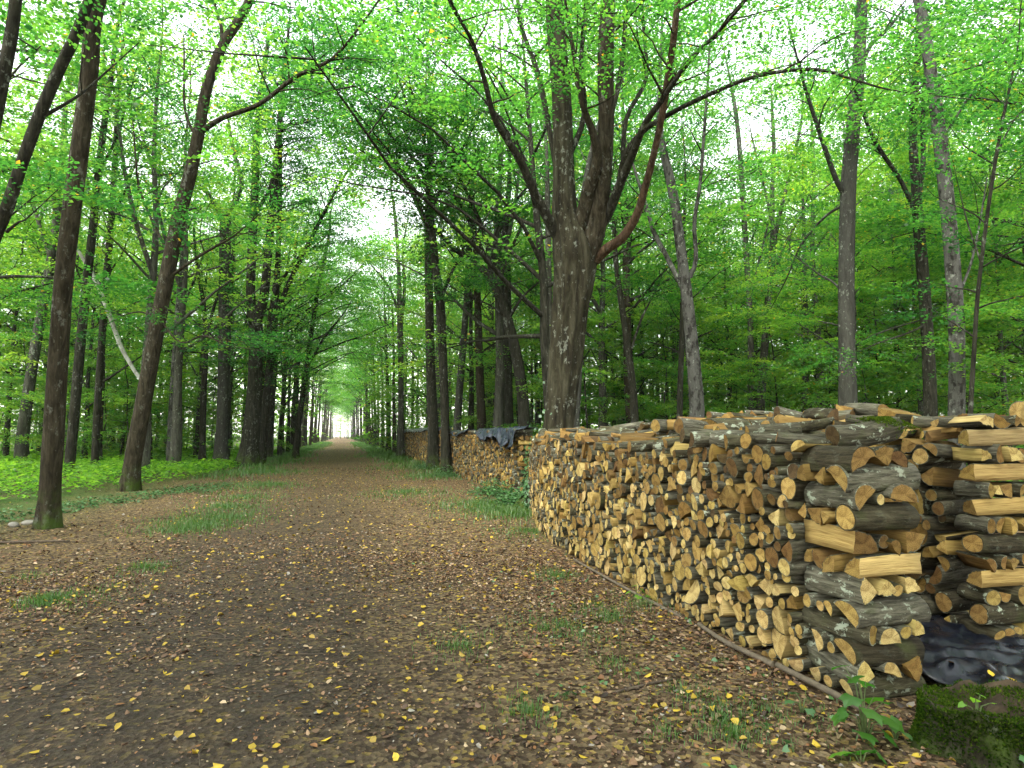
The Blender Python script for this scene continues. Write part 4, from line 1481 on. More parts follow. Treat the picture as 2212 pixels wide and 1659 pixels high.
def generic_tree(seed, H, r0, first, nl, limb, leaf, spr_n, spr_len, fork=False, bias=(0, 0), el=(.35, 1.0), lean=(0, 0), tone=.45, sub=4, twig_sides=4, wig=.35):
    rng = np.random.default_rng(seed)
    tk, br, fo = Tubes(), Tubes(), Foliage()
    K = 10
    ts = np.linspace(0, 1, K + 1)
    wx, wy = np.cumsum(rng.normal(0, wig / K * 1.5, K + 1)), np.cumsum(rng.normal(0, wig / K * 1.5, K + 1))
    wx[0] = wy[0] = 0
    P = np.column_stack([lean[0] * ts ** 1.6 + wx, lean[1] * ts ** 1.6 + wy, H * ts - .08])
    R = r0 * np.clip(1.12 - 1.02 * ts ** 1.1, .05, 2)
    SPt = smooth_path(np.column_stack([P, R]), 2)
    tk.add(SPt[:, :3], SPt[:, 3], 9, wob=.05, rng=rng, flare=flare_fun(len(SPt), .5, rng))
    SP, SD = [], []
    stems = [(P, R, first)]
    if fork:
        f = rng.uniform(.3, .45)
        i = int(f * K)
        az = rng.uniform(0, 6.28)
        Q = [P[i]]
        d = unit((cos(az) * .45, sin(az) * .45, 1))
        for k in range(6):
            d = unit(d + rng.normal(0, .06, 3) + np.array([0, 0, .06]))
            Q.append(Q[-1] + d * (H * (1 - f)) / 6)
        Q = np.array(Q)
        RQ = R[i] * .75 * np.linspace(1, .12, 7)
        br.add(Q, RQ, 7)
        stems.append((Q, RQ, .3))
    ga = rng.uniform(0, 6.28)
    for (PP, RR, ff) in stems:
        m = nl if PP is P else nl // 2
        nn = len(PP) - 1
        for k in range(m):
            t = ff + (.99 - ff) * (k + rng.uniform(0, .8)) / m
            tt = t * nn
            p = np.array([np.interp(tt, np.arange(nn + 1), PP[:, i]) for i in range(3)])
            r = float(np.interp(tt, np.arange(nn + 1), RR))
            ga += 2.4 + rng.normal(0, .3)
            e = el[0] + (el[1] - el[0]) * t + rng.normal(0, .12)
            dh = np.array([cos(ga) + bias[0], sin(ga) + bias[1]])
            L = limb * (1.15 - .7 * t) * rng.uniform(.7, 1.25) * (.75 + .35 * np.linalg.norm(dh))
            dh = dh / (np.linalg.norm(dh) + 1e-6)
            d = np.array([dh[0] * cos(e), dh[1] * cos(e), sin(e)])
            pts = [p]
            for q in range(6):
                d = unit(d + rng.normal(0, .10, 3) + np.array([0, 0, -.05]))
                pts.append(pts[-1] + d * L / 6)
            pts = np.array(pts)
            rl_ = min(r * .6, .02 + L * .011)
            br.add(pts, np.linspace(rl_, rl_ * .2, 7), 5)
            for q in range(sub):
                w = .35 + .62 * q / max(1, sub - 1)
                ip = w * 6
                b = np.array([np.interp(ip, np.arange(7), pts[:, i]) for i in range(3)])
                lat = unit(np.cross(d, (0, 0, 1.0))) * (1 if q % 2 else -1)
                d2 = unit(d * .6 + lat * rng.uniform(.5, 1.0) + np.array([0, 0, rng.uniform(-.25, .1)]))
                l2 = L * .30 * rng.uniform(.7, 1.3)
                e2 = b + d2 * l2
                br.add(np.array([b, (b + e2) / 2 + rng.normal(0, .05, 3), e2]), (rl_ * .35, rl_ * .22, rl_ * .08), twig_sides - 1)
                SP += [b + d2 * l2 * .45, e2, e2]
                SD += [unit(d2 + lat * .4), d2, unit(d2 - lat * .7)]
            SP += [pts[-1], pts[-2], pts[-1]]
            SD += [d, unit(d + rng.normal(0, .5, 3)), unit(d + rng.normal(0, .5, 3))]
    fo.sprays(np.array(SP), np.array(SD), spr_len, spr_n, leaf, rng, tone_mu=tone)
    return tk, br, fo


def make_variant(kind, bark, *a, **kw):
    tk, br, fo = generic_tree(*a, **kw)
    return dict(kind=kind, trunk=tk.mesh('trunk', M[bark]), branch=br.mesh('branches', M['bark_dark' if bark != 'bark_grey' else 'bark_grey']), crown=fo.mesh('crown', M['leaf']), n=fo.count())


def plant_tree(var, x, y, rz, sc, label, group, name='forest_tree', sz=1.0):
    t = thing(name, label, 'tree' if name != 'sapling' else 'sapling', (x, y, float(gz(x, y)) - .02), rz, group)
    t.scale = (sc, sc, sc * sz)
    for nm in ('trunk', 'branch', 'crown'):
        link('branches' if nm == 'branch' else nm, var[nm], t)
    return t


MID = [make_variant('mid', b, s, H, r, f, nl, lm, .104, 150, 1.6, fork=fk, tone=tn)
       for s, b, H, r, f, nl, lm, fk, tn in (
           (31, 'bark_dark', 19, .17, .26, 19, 5.2, False, .45), (32, 'bark_grey', 21, .20, .30, 18, 5.4, True, .50),
           (33, 'bark_dark', 17, .13, .22, 18, 4.8, False, .55), (34, 'bark_brown', 20, .19, .32, 18, 5.2, True, .42),
           (35, 'bark_grey', 18, .12, .24, 17, 4.6, False, .58))]
MIDL = [make_variant('mid', b, s, H, r, f, nl, lm, .135, 50, 1.65, fork=fk, tone=tn)  # deep-wood variants: leaf tone raised, light of the wood's interior put into the colour
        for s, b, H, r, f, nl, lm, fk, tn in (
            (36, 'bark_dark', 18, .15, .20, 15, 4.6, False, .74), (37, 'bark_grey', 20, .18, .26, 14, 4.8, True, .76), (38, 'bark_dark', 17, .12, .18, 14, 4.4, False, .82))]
AVE = [make_variant('avenue', b, s, H, r, f, 19, 7.0, .115, 84, 1.8, fork=fk, bias=(.75, 0), lean=(1.4, 0), tone=tn, el=(.5, .95))
       for s, b, H, r, f, fk, tn in ((41, 'bark_dark', 16, .19, .30, False, .46), (42, 'bark_dark', 15, .17, .28, True, .52), (43, 'bark_brown', 17, .2, .32, False, .48))]
AVH = [make_variant('avenue', b, s, H, r, f, 15, 5.0, .15, 50, 1.8, fork=False, bias=(.5, 0), lean=(.8, 0), tone=tn, el=(.6, 1.0))
       for s, b, H, r, f, tn in ((45, 'bark_dark', 19, .19, .46, .5), (46, 'bark_brown', 18, .17, .50, .56))]
FAR = [make_variant('far', b, s, H, r, f, 10, 4.8, .36, 6, 2.2, fork=fk, tone=tn, sub=3)
       for s, b, H, r, f, fk, tn in ((51, 'bark_dark', 19, .17, .2, False, .5), (52, 'bark_dark', 20, .19, .25, True, .55), (53, 'bark_grey', 18, .14, .2, False, .6))]
SAP = [make_variant('sapling', 'bark_dark', s, H, r, .22, nl, lm, .09, 60, 1.05, tone=tn, el=(.12, .5), sub=3, wig=.5)  # sapling leaf tone raised too, standing in for light under the trees
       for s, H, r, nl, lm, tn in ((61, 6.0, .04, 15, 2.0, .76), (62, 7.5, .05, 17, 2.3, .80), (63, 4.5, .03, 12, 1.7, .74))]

rp = np.random.default_rng(404)
LANDMARKS = [(-60, 'left edge'), (117, 'nearest left trunk'), (320, 'leaning left trunk'), (376, 'left birch'), (484, 'mossy footed trunk'), (549, 'tuning fork trunk'),
             (735, 'avenue mouth'), (866, 'far stack trunk'), (945, 'twin slim trunks'), (1122, 'leaning dark trunk'), (1220, 'old tree'), (1360, 'kinked stem'),
             (1497, 'white barked trunk'), (1640, 'slender grey pair'), (1830, 'smooth grey trunk'), (2006, 'dark forked trunk'), (2066, 'pale mottled trunk'), (2230, 'right edge')]


def seen_between(x, y):
    u, v, d = project((x, y, 2.0))
    if d < 1 or u < -60:
        return 'outside the left edge', d
    if u > 2230:
        return 'outside the right edge', d
    i = max(k for k, l in enumerate(LANDMARKS) if u >= l[0])
    i = min(i, len(LANDMARKS) - 2)
    return f'between {LANDMARKS[i][1]} and {LANDMARKS[i + 1][1]}', d


wood_labels = []
placed = list(TRACED_BASES)


def free(x, y, dmin):
    if abs(x + .2) < 4.2:
        return False
    if 2.6 < x < 7.0 and y < 14.5:
        return False
    if 3.8 < x < 5.8 and y < 51:
        return False
    u, v, d = project((x, y, 2.0))
    for tu, td in TRACED_SEEN:
        if d < td + 2 and abs(u - tu) < 16 + 500 / d:
            return False
    for a, b in placed:
        if (a - x) ** 2 + (b - y) ** 2 < dmin * dmin:
            return False
    return True


# rows along the avenue
for side in (-1, 1):
    y = 30.0 if side < 0 else 34.0
    k = 0
    while y < 300:
        x = side * ((4.9 if y < 60 else 4.55) + rp.uniform(-.35, .5)) - .1
        if not (side > 0 and y < 52 and 3.8 < x < 5.8) or rp.uniform() < .0:
            v = AVE[int(rp.integers(3))] if y < 56 else AVH[int(rp.integers(2))]
            if free(x, y, 1.6):
                rz = (0 if side < 0 else pi) + rp.normal(0, .35)
                sd = 'left' if side < 0 else 'right'
                o = plant_tree(v, x, y, rz, rp.uniform(.85, 1.12), None, f'avenue trees along the {sd} of the track')
                wood_labels.append((o, f'avenue tree arching over the track from its {sd}', y))
                placed.append((x, y))
        y += rp.uniform(4.2, 6.6) * (1 + y / 400)
        k += 1

for x, y in ((6.9, 20.5), (6.7, 27.0), (6.8, 34.0), (6.5, 44.0), (-7.2, 26.5), (-7.6, 33.0), (-6.6, 40.5)):
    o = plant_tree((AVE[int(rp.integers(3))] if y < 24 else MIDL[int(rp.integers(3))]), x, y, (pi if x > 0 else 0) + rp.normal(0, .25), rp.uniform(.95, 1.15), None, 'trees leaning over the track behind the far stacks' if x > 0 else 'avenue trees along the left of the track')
    wood_labels.append((o, 'tree behind the far stacks leaning over the track' if x > 0 else 'avenue tree arching over the track from its left', y))
    placed.append((x, y))
# the wood on both sides, inside the view and a little beyond it
n_mid = 0
tries = 0
while n_mid < 205 and tries < 20000:
    tries += 1
    ang = YAW + radians(rp.uniform(-46, 46))
    d = sqrt(rp.uniform(15 ** 2, 70 ** 2))
    x, y = d * sin(ang), d * cos(ang)
    if not free(x, y, 2.9 if d < 40 else 2.3):
        continue
    if -22 < x < -5 and y < 40 and rp.uniform() < .8:      # the lighter glade with the bright herbs
        continue
    mi_ = int(rp.integers(len(MID)))
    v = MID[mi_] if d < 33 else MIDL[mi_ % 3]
    sd = 'left' if x < 0 else 'right'
    band = 'front part' if d < 32 else 'middle' if d < 50 else 'depth'
    ton = ({0: 'slim dark', 1: 'forked grey', 2: 'slender dark', 3: 'forked brown', 4: 'thin grey'}[mi_] if d < 33 else ('slim dark', 'forked grey', 'slender dark')[mi_ % 3])
    o = plant_tree(v, x, y, rp.uniform(0, 6.28), rp.uniform(.75, 1.15), None, f'trees of the {sd} hand wood', sz=rp.uniform(.9, 1.15))
    bt, dist = seen_between(x, y)
    wood_labels.append((o, f'{ton} tree {bt}', dist))
    placed.append((x, y))
    n_mid += 1
n_sap = tries = 0
while n_sap < 95 and tries < 9000:
    tries += 1
    ang = YAW + radians(rp.uniform(-44, 44))
    d = sqrt(rp.uniform(17 ** 2, 60 ** 2))
    x, y = d * sin(ang), d * cos(ang)
    if not free(x, y, 1.3) or (x < 0 and d < 25):
        continue
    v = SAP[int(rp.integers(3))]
    sd = 'left' if x < 0 else 'right'
    band = 'front part' if d < 32 else 'middle' if d < 45 else 'depth'
    o = plant_tree(v, x, y, rp.uniform(0, 6.28), rp.uniform(.8, 1.3), None, f'saplings under the {sd} hand trees', 'sapling')
    bt, dist = seen_between(x, y)
    wood_labels.append((o, f'leafy sapling {bt}', dist))
    placed.append((x, y))
    n_sap += 1

for x, y in ((-3.9, 305), (-2.7, 312), (2.6, 308), (3.8, 300), (-2.2, 325), (2.2, 322), (-4.5, 322), (-.6, 340), (3.4, 330), (1.6, 356), (-3, 362), (6, 350), (-8, 345)):
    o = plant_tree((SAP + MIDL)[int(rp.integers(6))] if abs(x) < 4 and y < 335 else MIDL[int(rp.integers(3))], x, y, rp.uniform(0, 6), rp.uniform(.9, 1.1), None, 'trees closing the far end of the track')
    wood_labels.append((o, 'pale green tree closing the far end of the track', y))
# neighbours just outside the picture, whose crowns reach over the track and shade it
for i, (x, y) in enumerate(((-17, 8), (-9.5, -1.5), (-5.6, -5.5), (-8.5, -10), (6.4, -4.2), (11.5, -3), (5.6, -9.5), (-5.3, -13), (14, 0.5), (-15, -2))):
    rz = (0 if x < 0 else pi) + rp.normal(0, .3)
    o = plant_tree((AVE + MID)[i % 3], x, y, rz, rp.uniform(.95, 1.1), None, 'trees just outside the picture')
    o['category'] = 'tree'
    wood_labels.append((o, f"overhanging tree outside the {'left' if x < 0 else 'right'} edge with crown reaching in", -y))
settle_labels(wood_labels)

# the wood beyond, one mass
far_parts = dict(trunk=[], branch=[], crown=[])


def arrays_of(me):
    n = len(me.vertices)
    V = np.empty(n * 3, np.float32)
    me.vertices.foreach_get('co', V)
    L = np.empty(len(me.loops), np.int32)
    me.loops.foreach_get('vertex_index', L)
    return V.reshape(-1, 3), L.reshape(-1, 4)


fa = [{k: arrays_of(v[k]) for k in far_parts} for v in FAR]
ft = []
for v in FAR:
    t = np.empty(len(v['crown'].vertices), np.float32)
    v['crown'].attributes['tone'].data.foreach_get('value', t)
    ft.append(t)
FV, FQ, FM, FT, fn = [], [], [], [], 0
cnt = 0
while cnt < 110:
    ang = YAW + radians(rp.uniform(-45, 45))
    d = sqrt(rp.uniform(66 ** 2, 112 ** 2))
    x, y = d * sin(ang), d * cos(ang)
    if abs(x + .2) < 6:
        continue
    i = int(rp.integers(3))
    s = rp.uniform(.8, 1.2)
    th = rp.uniform(0, 6.28)
    c_, s_ = cos(th), sin(th)
    for k, mi in (('trunk', 0), ('branch', 0), ('crown', 1)):
        if k == 'branch':
            continue
        V, Q = fa[i][k]
        W = np.column_stack([V[:, 0] * c_ - V[:, 1] * s_, V[:, 0] * s_ + V[:, 1] * c_, V[:, 2]]) * s + (x, y, 0)
        FV.append(W)
        FQ.append(Q + fn)
        FM.append(np.full(len(Q), mi))
        FT.append(ft[i] if k == 'crown' else np.zeros(len(V)))
        fn += len(V)
    cnt += 1
# low leafy growth between the far trunks closes the view at eye height
fo = Foliage()
def leafy_band(ns, d0, d1, zlo, zhi, ln, n, lf, tone):
    ang = YAW + np.radians(rp.uniform(-45, 45, ns))
    dd = np.sqrt(rp.uniform(d0 ** 2, d1 ** 2, ns))
    bx, by = dd * np.sin(ang), dd * np.cos(ang)
    k_ = np.abs(bx + .2) > 5.5
    bx, by = bx[k_], by[k_]
    P_ = np.column_stack([bx, by, zlo + (zhi - zlo) * rp.uniform(0, 1, len(bx))])
    fo.sprays(P_, rp.normal(0, 1, (len(bx), 3)), ln, n, lf, rp, tone_mu=tone, width=.6, tilt=.9)


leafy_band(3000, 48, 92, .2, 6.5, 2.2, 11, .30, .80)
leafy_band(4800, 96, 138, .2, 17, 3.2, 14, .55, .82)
FV.append(np.concatenate(fo.V))
FQ.append(np.arange(len(FV[-1])).reshape(-1, 4) + fn)
FM.append(np.ones(len(FQ[-1]), int))
FT.append(np.concatenate(fo.tone))
me = mk_mesh('distant_wood', np.concatenate(FV), [np.concatenate(FQ)], [M['bark_dark'], M['leaf']], [np.concatenate(FM)], tone=np.concatenate(FT))
tag(link('distant_wood', me), 'distant mass of green wood closing the view between the trunks', 'wood', kind='stuff')

# ------------------------------------------------------------------ forest floor
rg = np.random.default_rng(2024)


def view_points(n, dmin, dmax, amin=-43, amax=43, power=2.0):
    a = YAW + np.radians(rg.uniform(amin, amax, n))
    d = (rg.uniform(dmin ** power, dmax ** power, n)) ** (1 / power)
    return d * np.sin(a), d * np.cos(a), d


LEAF_COL = np.array([(.120, .066, .034), (.23, .130, .068), (.36, .232, .128), (.046, .028, .017), (.48, .35, .21), (.27, .125, .05), (.40, .27, .04), (.52, .36, .035), (.30, .265, .225), (.15, .088, .053)]) * .85


def litter(name, x, y, size, weights, lift=.012, seed=1, label=None):
    r = np.random.default_rng(seed)
    n = len(x)
    th = r.uniform(0, 6.28, n)
    U = np.column_stack([np.cos(th), np.sin(th), r.normal(0, .22, n)])
    U /= np.linalg.norm(U, axis=1)[:, None]
    Nn = np.column_stack([r.normal(0, .28, n), r.normal(0, .28, n), np.ones(n)])
    W = np.cross(Nn, U)
    W /= np.linalg.norm(W, axis=1)[:, None]
    Nn = np.cross(U, W)
    C = np.column_stack([x, y, gz(x, y) + lift * r.uniform(.5, 1.8, n)])
    s = size[:, None]
    asp = r.uniform(.26, .44, n)[:, None]
    curl = r.normal(.10, .14, n)[:, None]
    endc = r.normal(.06, .12, n)[:, None]
    pts = [C - U * s * .5 + Nn * s * endc, C - U * s * .18 + W * s * asp + Nn * s * curl, C + U * s * .22 + W * s * asp * .85 + Nn * s * curl * 1.2,
           C + U * s * .55 + Nn * s * endc, C + U * s * .22 - W * s * asp * .85 + Nn * s * curl, C - U * s * .18 - W * s * asp + Nn * s * curl * .7]
    V = np.stack(pts, 1).reshape(-1, 3)
    i = np.arange(n) * 6
    Q = np.concatenate([np.stack([i, i + 1, i + 2, i + 3], 1), np.stack([i, i + 3, i + 4, i + 5], 1)])
    ci = r.choice(len(LEAF_COL), n, p=np.array(weights) / np.sum(weights))
    col = LEAF_COL[ci] * r.uniform(.7, 1.25, (n, 1))
    me = mk_mesh(name, V, [Q], [M['litter']], tint=np.repeat(col, 6, 0))
    o = link(name, me)
    tag(o, label, 'fallen leaves', kind='stuff')
    return o


def keep_litter(x, y, d):
    worn = np.exp(-((x + 1.0) / 1.55) ** 2) * .92 * np.clip(1.35 - y / 16, .35, 1)
    p = 1 - worn * (.55 + .45 * (vnoise(x * 1.1, y * 1.1, 12) < .4))
    p *= np.clip(.62 + .75 * vnoise(x * 1.6, y * 1.2, 41) + .45 * vnoise(x * 4.1, y * 3.3, 42), .12, 1)
    p *= np.where((x > 2.95) & (y > 3.1) & (y < 13) & (x < 5.4), 0, 1)
    p *= np.where((x < -5.0) & (y > 14), .25, 1)
    p *= np.where((x > 4.2) & (x < 5.2) & (y > 15.5) & (y < 50), 0, 1)
    return rg.uniform(size=len(x)) < p


BROWN = [20, 22, 17, 18, 9, 10, 2.2, 1.0, 4, 14]
x1, y1, d1 = view_points(76000, 2.2, 9)
k = keep_litter(x1, y1, d1)
x2, y2, d2 = view_points(50000, 9, 34, power=1.5)
k2 = keep_litter(x2, y2, d2)
X = np.concatenate([x1[k], x2[k2]])
Y = np.concatenate([y1[k], y2[k2]])
sz = np.concatenate([rg.uniform(.010, .034, k.sum()) * np.where(rg.uniform(size=k.sum()) < .12, 1.7, 1), rg.uniform(.028, .06, k2.sum())])
litter('fallen_leaves', X, Y, sz, BROWN, seed=3, label='brown leaf litter scattered over the track and its verges')
xa_, ya_, da_ = view_points(26000, 2.2, 11, amin=-44, amax=25)
ma_ = (xa_ < 2.8) & (rg.uniform(size=len(xa_)) < .35 + .65 * np.exp(-((xa_ + .95) / 1.5) ** 2))
litter('leaf_crumbs', xa_[ma_], ya_[ma_], rg.uniform(.007, .022, ma_.sum()) * np.clip(da_[ma_] / 4, .8, 2), [24, 18, 10, 22, 6, 6, .8, .4, 6, 20], lift=.005, seed=9, label='small crumbled leaf bits trodden into the worn track')
x3, y3, d3 = view_points(1500, 2.2, 9.5)
x4, y4, d4 = view_points(1500, 9, 30, amin=-30, amax=10, power=1.5)
m = (x3 < 2.9)
m4 = np.abs(x4) < 3.4
litter('fallen_leaves', np.concatenate([x3[m], x4[m4]]), np.concatenate([y3[m], y4[m4]]), np.concatenate([rg.uniform(.02, .06, m.sum()), rg.uniform(.035, .065, m4.sum())]),
       [0, 0, 0, 0, 1, 1, 6, 10, 0, 0], lift=.02, seed=5, label='scattered fresh yellow leaves lying on the brown litter')


def blades(name, cx, cy, n, spread, hgt, seed, label, mat='grass', w=.0024, cat='grass'):
    r = np.random.default_rng(seed)
    Vs, Qs, T = [], [], []
    x = np.concatenate([c + r.normal(0, s, n_) for c, s, n_ in zip(cx, spread, n)])
    y = np.concatenate([c + r.normal(0, s * 1.3, n_) for c, s, n_ in zip(cy, spread, n)])
    h = np.concatenate([h_ * r.uniform(.4, 1.2, n_) for h_, n_ in zip(hgt, n)])
    ww = np.concatenate([np.full(n_, w * max(1, c / 6)) for c, n_ in zip(cy, n)])
    N_ = len(x)
    th = r.uniform(0, 6.28, N_)
    lean = r.uniform(.1, .8, N_) * h
    dx, dy = np.cos(th), np.sin(th)
    B = np.column_stack([x, y, gz(x, y)])
    S_ = np.column_stack([-dy, dx, np.zeros(N_)]) * ww[:, None]
    mid = B + np.column_stack([dx * lean * .35, dy * lean * .35, h * .62])
    tip = B + np.column_stack([dx * lean, dy * lean, h])
    V = np.stack([B - S_, B + S_, mid + S_ * .8, mid - S_ * .8, tip], 1).reshape(-1, 3)
    i = np.arange(N_) * 5
    Q = np.stack([i, i + 1, i + 2, i + 3], 1)
    Tt = np.stack([i + 3, i + 2, i + 4], 1)
    me = mk_mesh(name, V, [Q, Tt], [M[mat]], tone=np.repeat(np.clip(r.normal(.5, .25, N_), 0, 1), 5))
    return tag(link(name, me), label, cat, kind='stuff')


# grass: verge tufts at left, along the right verge and by the far stacks
gx, gy, gn, gs, gh = [], [], [], [], []


def tuft(u, v, n, s, h):
    p = on_ground(u, v)
    gx.append(p[0]); gy.append(p[1]); gn.append(int(n * 1.3)); gs.append(s * 1.7); gh.append(h * .72)
    gx.append(p[0] + rg.normal(0, s * .5)); gy.append(p[1] + rg.normal(0, s)); gn.append(int(n * .35)); gs.append(s * .5); gh.append(h * .9)


for u, v, n, s, h in ((440, 1130, 900, .28, .11), (480, 1115, 700, .30, .10), (500, 1095, 600, .3, .1), (410, 1140, 600, .22, .09), (545, 1050, 900, .5, .12), (575, 1020, 900, .6, .14), (530, 1075, 500, .4, .1),
                      (95, 1300, 420, .07, .09), (150, 1290, 120, .12, .06), (320, 1225, 260, .10, .08), (240, 1270, 120, .16, .06), (55, 1250, 90, .09, .06), (200, 1300, 70, .12, .05),
                      (1075, 1100, 1100, .38, .13), (1110, 1112, 900, .3, .14), (1040, 1090, 800, .35, .12), (880, 1065, 800, .5, .1), (900, 1010, 900, .8, .14), (850, 985, 800, 1.0, .16), (935, 1030, 800, .5, .14), (1130, 1150, 500, .22, .07), (830, 965, 700, 1.2, .2),
                      (1195, 1245, 260, .09, .09), (1160, 1355, 160, .1, .07), (1300, 1330, 260, .1, .1), (1000, 1390, 260, .1, .07), (1225, 1360, 130, .06, .07), (1390, 1305, 180, .1, .07),
                      (1560, 1540, 260, .07, .06), (1690, 1540, 260, .1, .05), (1580, 1585, 220, .05, .07), (1140, 1530, 180, .06, .07), (1430, 1580, 120, .05, .05), (1270, 1380, 200, .1, .06), (1500, 1500, 150, .08, .06), (1330, 1440, 120, .06, .06)):
    tuft(u, v, n, s, h)
for yy in np.arange(26, 150, 3.0):
    for sx_ in (-1, 1):
        gx.append(sx_ * rg.uniform(3.3, 4.6)); gy.append(yy); gn.append(260); gs.append(.7); gh.append(.22)
blades('grass', gx, gy, gn, gs, gh, 8, 'short green grass growing in tufts along the verges')


def carpet(name, x, y, h, leaf, seed, label, mat, tone=.5, tsd=.2, cat='ground plants', per=6):
    r = np.random.default_rng(seed)
    n = len(x)
    X_ = np.repeat(x, per) + r.normal(0, .10, n * per)
    Y_ = np.repeat(y, per) + r.normal(0, .10, n * per)
    Z_ = gz(X_, Y_) + np.repeat(h, per) * r.uniform(.15, 1.0, n * per)
    th = r.uniform(0, 6.28, n * per)
    U = np.column_stack([np.cos(th), np.sin(th), r.normal(-.1, .25, n * per)])
    Nn = np.column_stack([r.normal(0, .35, n * per), r.normal(0, .35, n * per), np.ones(n * per)])
    f = Foliage()
    f.leaves(np.column_stack([X_, Y_, Z_]), U, Nn, np.repeat(leaf, per) * r.uniform(.6, 1.3, n * per), .38,
             np.clip(np.repeat(r.normal(tone, tsd, n), per) + r.normal(0, .1, n * per), 0, 1))
    return tag(link(name, f.mesh(name, M[mat])), label, cat, kind='stuff')


# bright herb layer under the left hand trees
hx = rg.uniform(-34, -5.0, 17000)
hy = 10.5 + rg.uniform(0, 1, 17000) ** 1.4 * 47
edge = np.interp(hx, [-34, -14, -9, -6.4, -5], [10, 11.4, 14.2, 20.5, 27])
m = (hy > edge + vnoise(hx * .5, hy * .5, 4) * 1.8 + rg.normal(0, .9, len(hx)))
hx, hy = hx[m], hy[m]
carpet('undergrowth', hx, hy, .28 + .22 * (vnoise(hx * .6, hy * .6, 2) > 0) + rg.uniform(0, .12, len(hx)), .06 + hy * .0035, 6, 'bright yellow green herbs carpeting the wood floor at left', 'herb', tone=.45, tsd=.28)
hx = rg.uniform(5.6, 45, 5600)
hy = rg.uniform(10, 60, 5600)
m = (hy > 14) | (hx > 8)
carpet('undergrowth', hx[m], hy[m], .3 + rg.uniform(0, .4, m.sum()), .10 + hy[m] * .003, 7, 'green herbs and seedlings under the right hand trees', 'herb', tone=.4)
# blue green ivy band in front of it
ix = rg.uniform(-13, -3.4, 9000)
iy = rg.uniform(8, 23, 9000)
m = (np.abs(iy - np.interp(ix, [-13, -9, -6.4, -4.2], [9.6, 11.3, 14.2, 20.5])) < 2.0 + vnoise(ix, iy, 9) * 1.2) & (rg.uniform(size=9000) < .75)
carpet('ivy', ix[m], iy[m], .05 + rg.uniform(0, .09, m.sum()), .075 + 0 * ix[m], 9, 'low blue green ivy creeping over the litter at left', 'ivy', cat='ivy', per=4)
ix = np.concatenate([rg.normal(4.05, .28, 250), rg.normal(4.15, .35, 260), rg.normal(4.1, .3, 160), rg.normal(4.0, .3, 120)])
iy = np.concatenate([rg.normal(14.2, .5, 250), rg.normal(16.5, .8, 260), rg.normal(24.6, .6, 160), rg.normal(30.5, .8, 120)])
carpet('ivy', ix, iy, .12 + rg.uniform(0, .35, len(ix)) * (rg.uniform(size=len(ix)) < .4), .085 + 0 * ix, 10, 'dark leafy seedlings and ivy at the foot of the far stacks', 'ivy', cat='ivy', per=5, tone=.6)
tx, ty, td = view_points(420, 2.3, 14, amin=-43, amax=34, power=1.7)
tk_ = Tubes()
for a_, b_ in zip(tx, ty):
    if a_ > 2.8:
        continue
    th_ = rg.uniform(0, 6.28)
    L_ = rg.uniform(.04, .16) * (1 + b_ / 14)
    z_ = float(gz(a_, b_)) + .012
    tk_.add(np.array([(a_ - cos(th_) * L_, b_ - sin(th_) * L_, z_), (a_ + rg.normal(0, .01), b_ + rg.normal(0, .01), z_ + .006), (a_ + cos(th_ + .3) * L_, b_ + sin(th_ + .3) * L_, z_ + .002)]), (.004, .0035, .002), 4)
tag(link('twigs', tk_.mesh('twigs', M['stick'])), 'small broken twigs strewn through the leaf litter', 'twigs', kind='stuff')
# ivy climbing the left of the old tree
oc = base_at(1186, 14.0)
n = 900
a_ = rg.normal(3.6, .75, n)
z_ = np.abs(rg.normal(0, .75, n)) + .05
r_ = .47 * np.clip(1.15 - .14 * z_, .7, 1.2) + rg.uniform(0, .16, n)
f = Foliage()
f.leaves(np.column_stack([oc[0] + .05 * z_ + r_ * np.cos(a_), oc[1] + r_ * np.sin(a_), z_]), np.column_stack([np.cos(a_ + 1.5), np.sin(a_ + 1.5), rg.normal(-.3, .5, n)]),
         np.column_stack([np.cos(a_), np.sin(a_), rg.uniform(.2, .9, n)]), rg.uniform(.06, .12, n), .42, np.clip(rg.normal(.5, .25, n), 0, 1))
tag(link('ivy', f.mesh('ivy', M['ivy'])), 'dark ivy climbing the left foot of the huge old tree', 'ivy', kind='stuff')
# small seedlings sprinkled through the litter at right
sx_, sy_, sd_ = view_points(900, 2.4, 13, amin=-10, amax=40)
m = (sx_ > .6) & (sx_ < 2.95) & (rg.uniform(size=900) < np.clip((sx_ - .3) / 2.4, 0, 1) * .40)
carpet('seedlings', sx_[m], sy_[m], .03 + rg.uniform(0, .05, m.sum()), .042 + 0 * sx_[m], 12, 'tiny green seedlings dotted through the litter before the stack', 'ivy', cat='seedlings', per=4, tone=.8)

# ------------------------------------------------------------------ leafy plant at the crib corner: each big leaf its own part


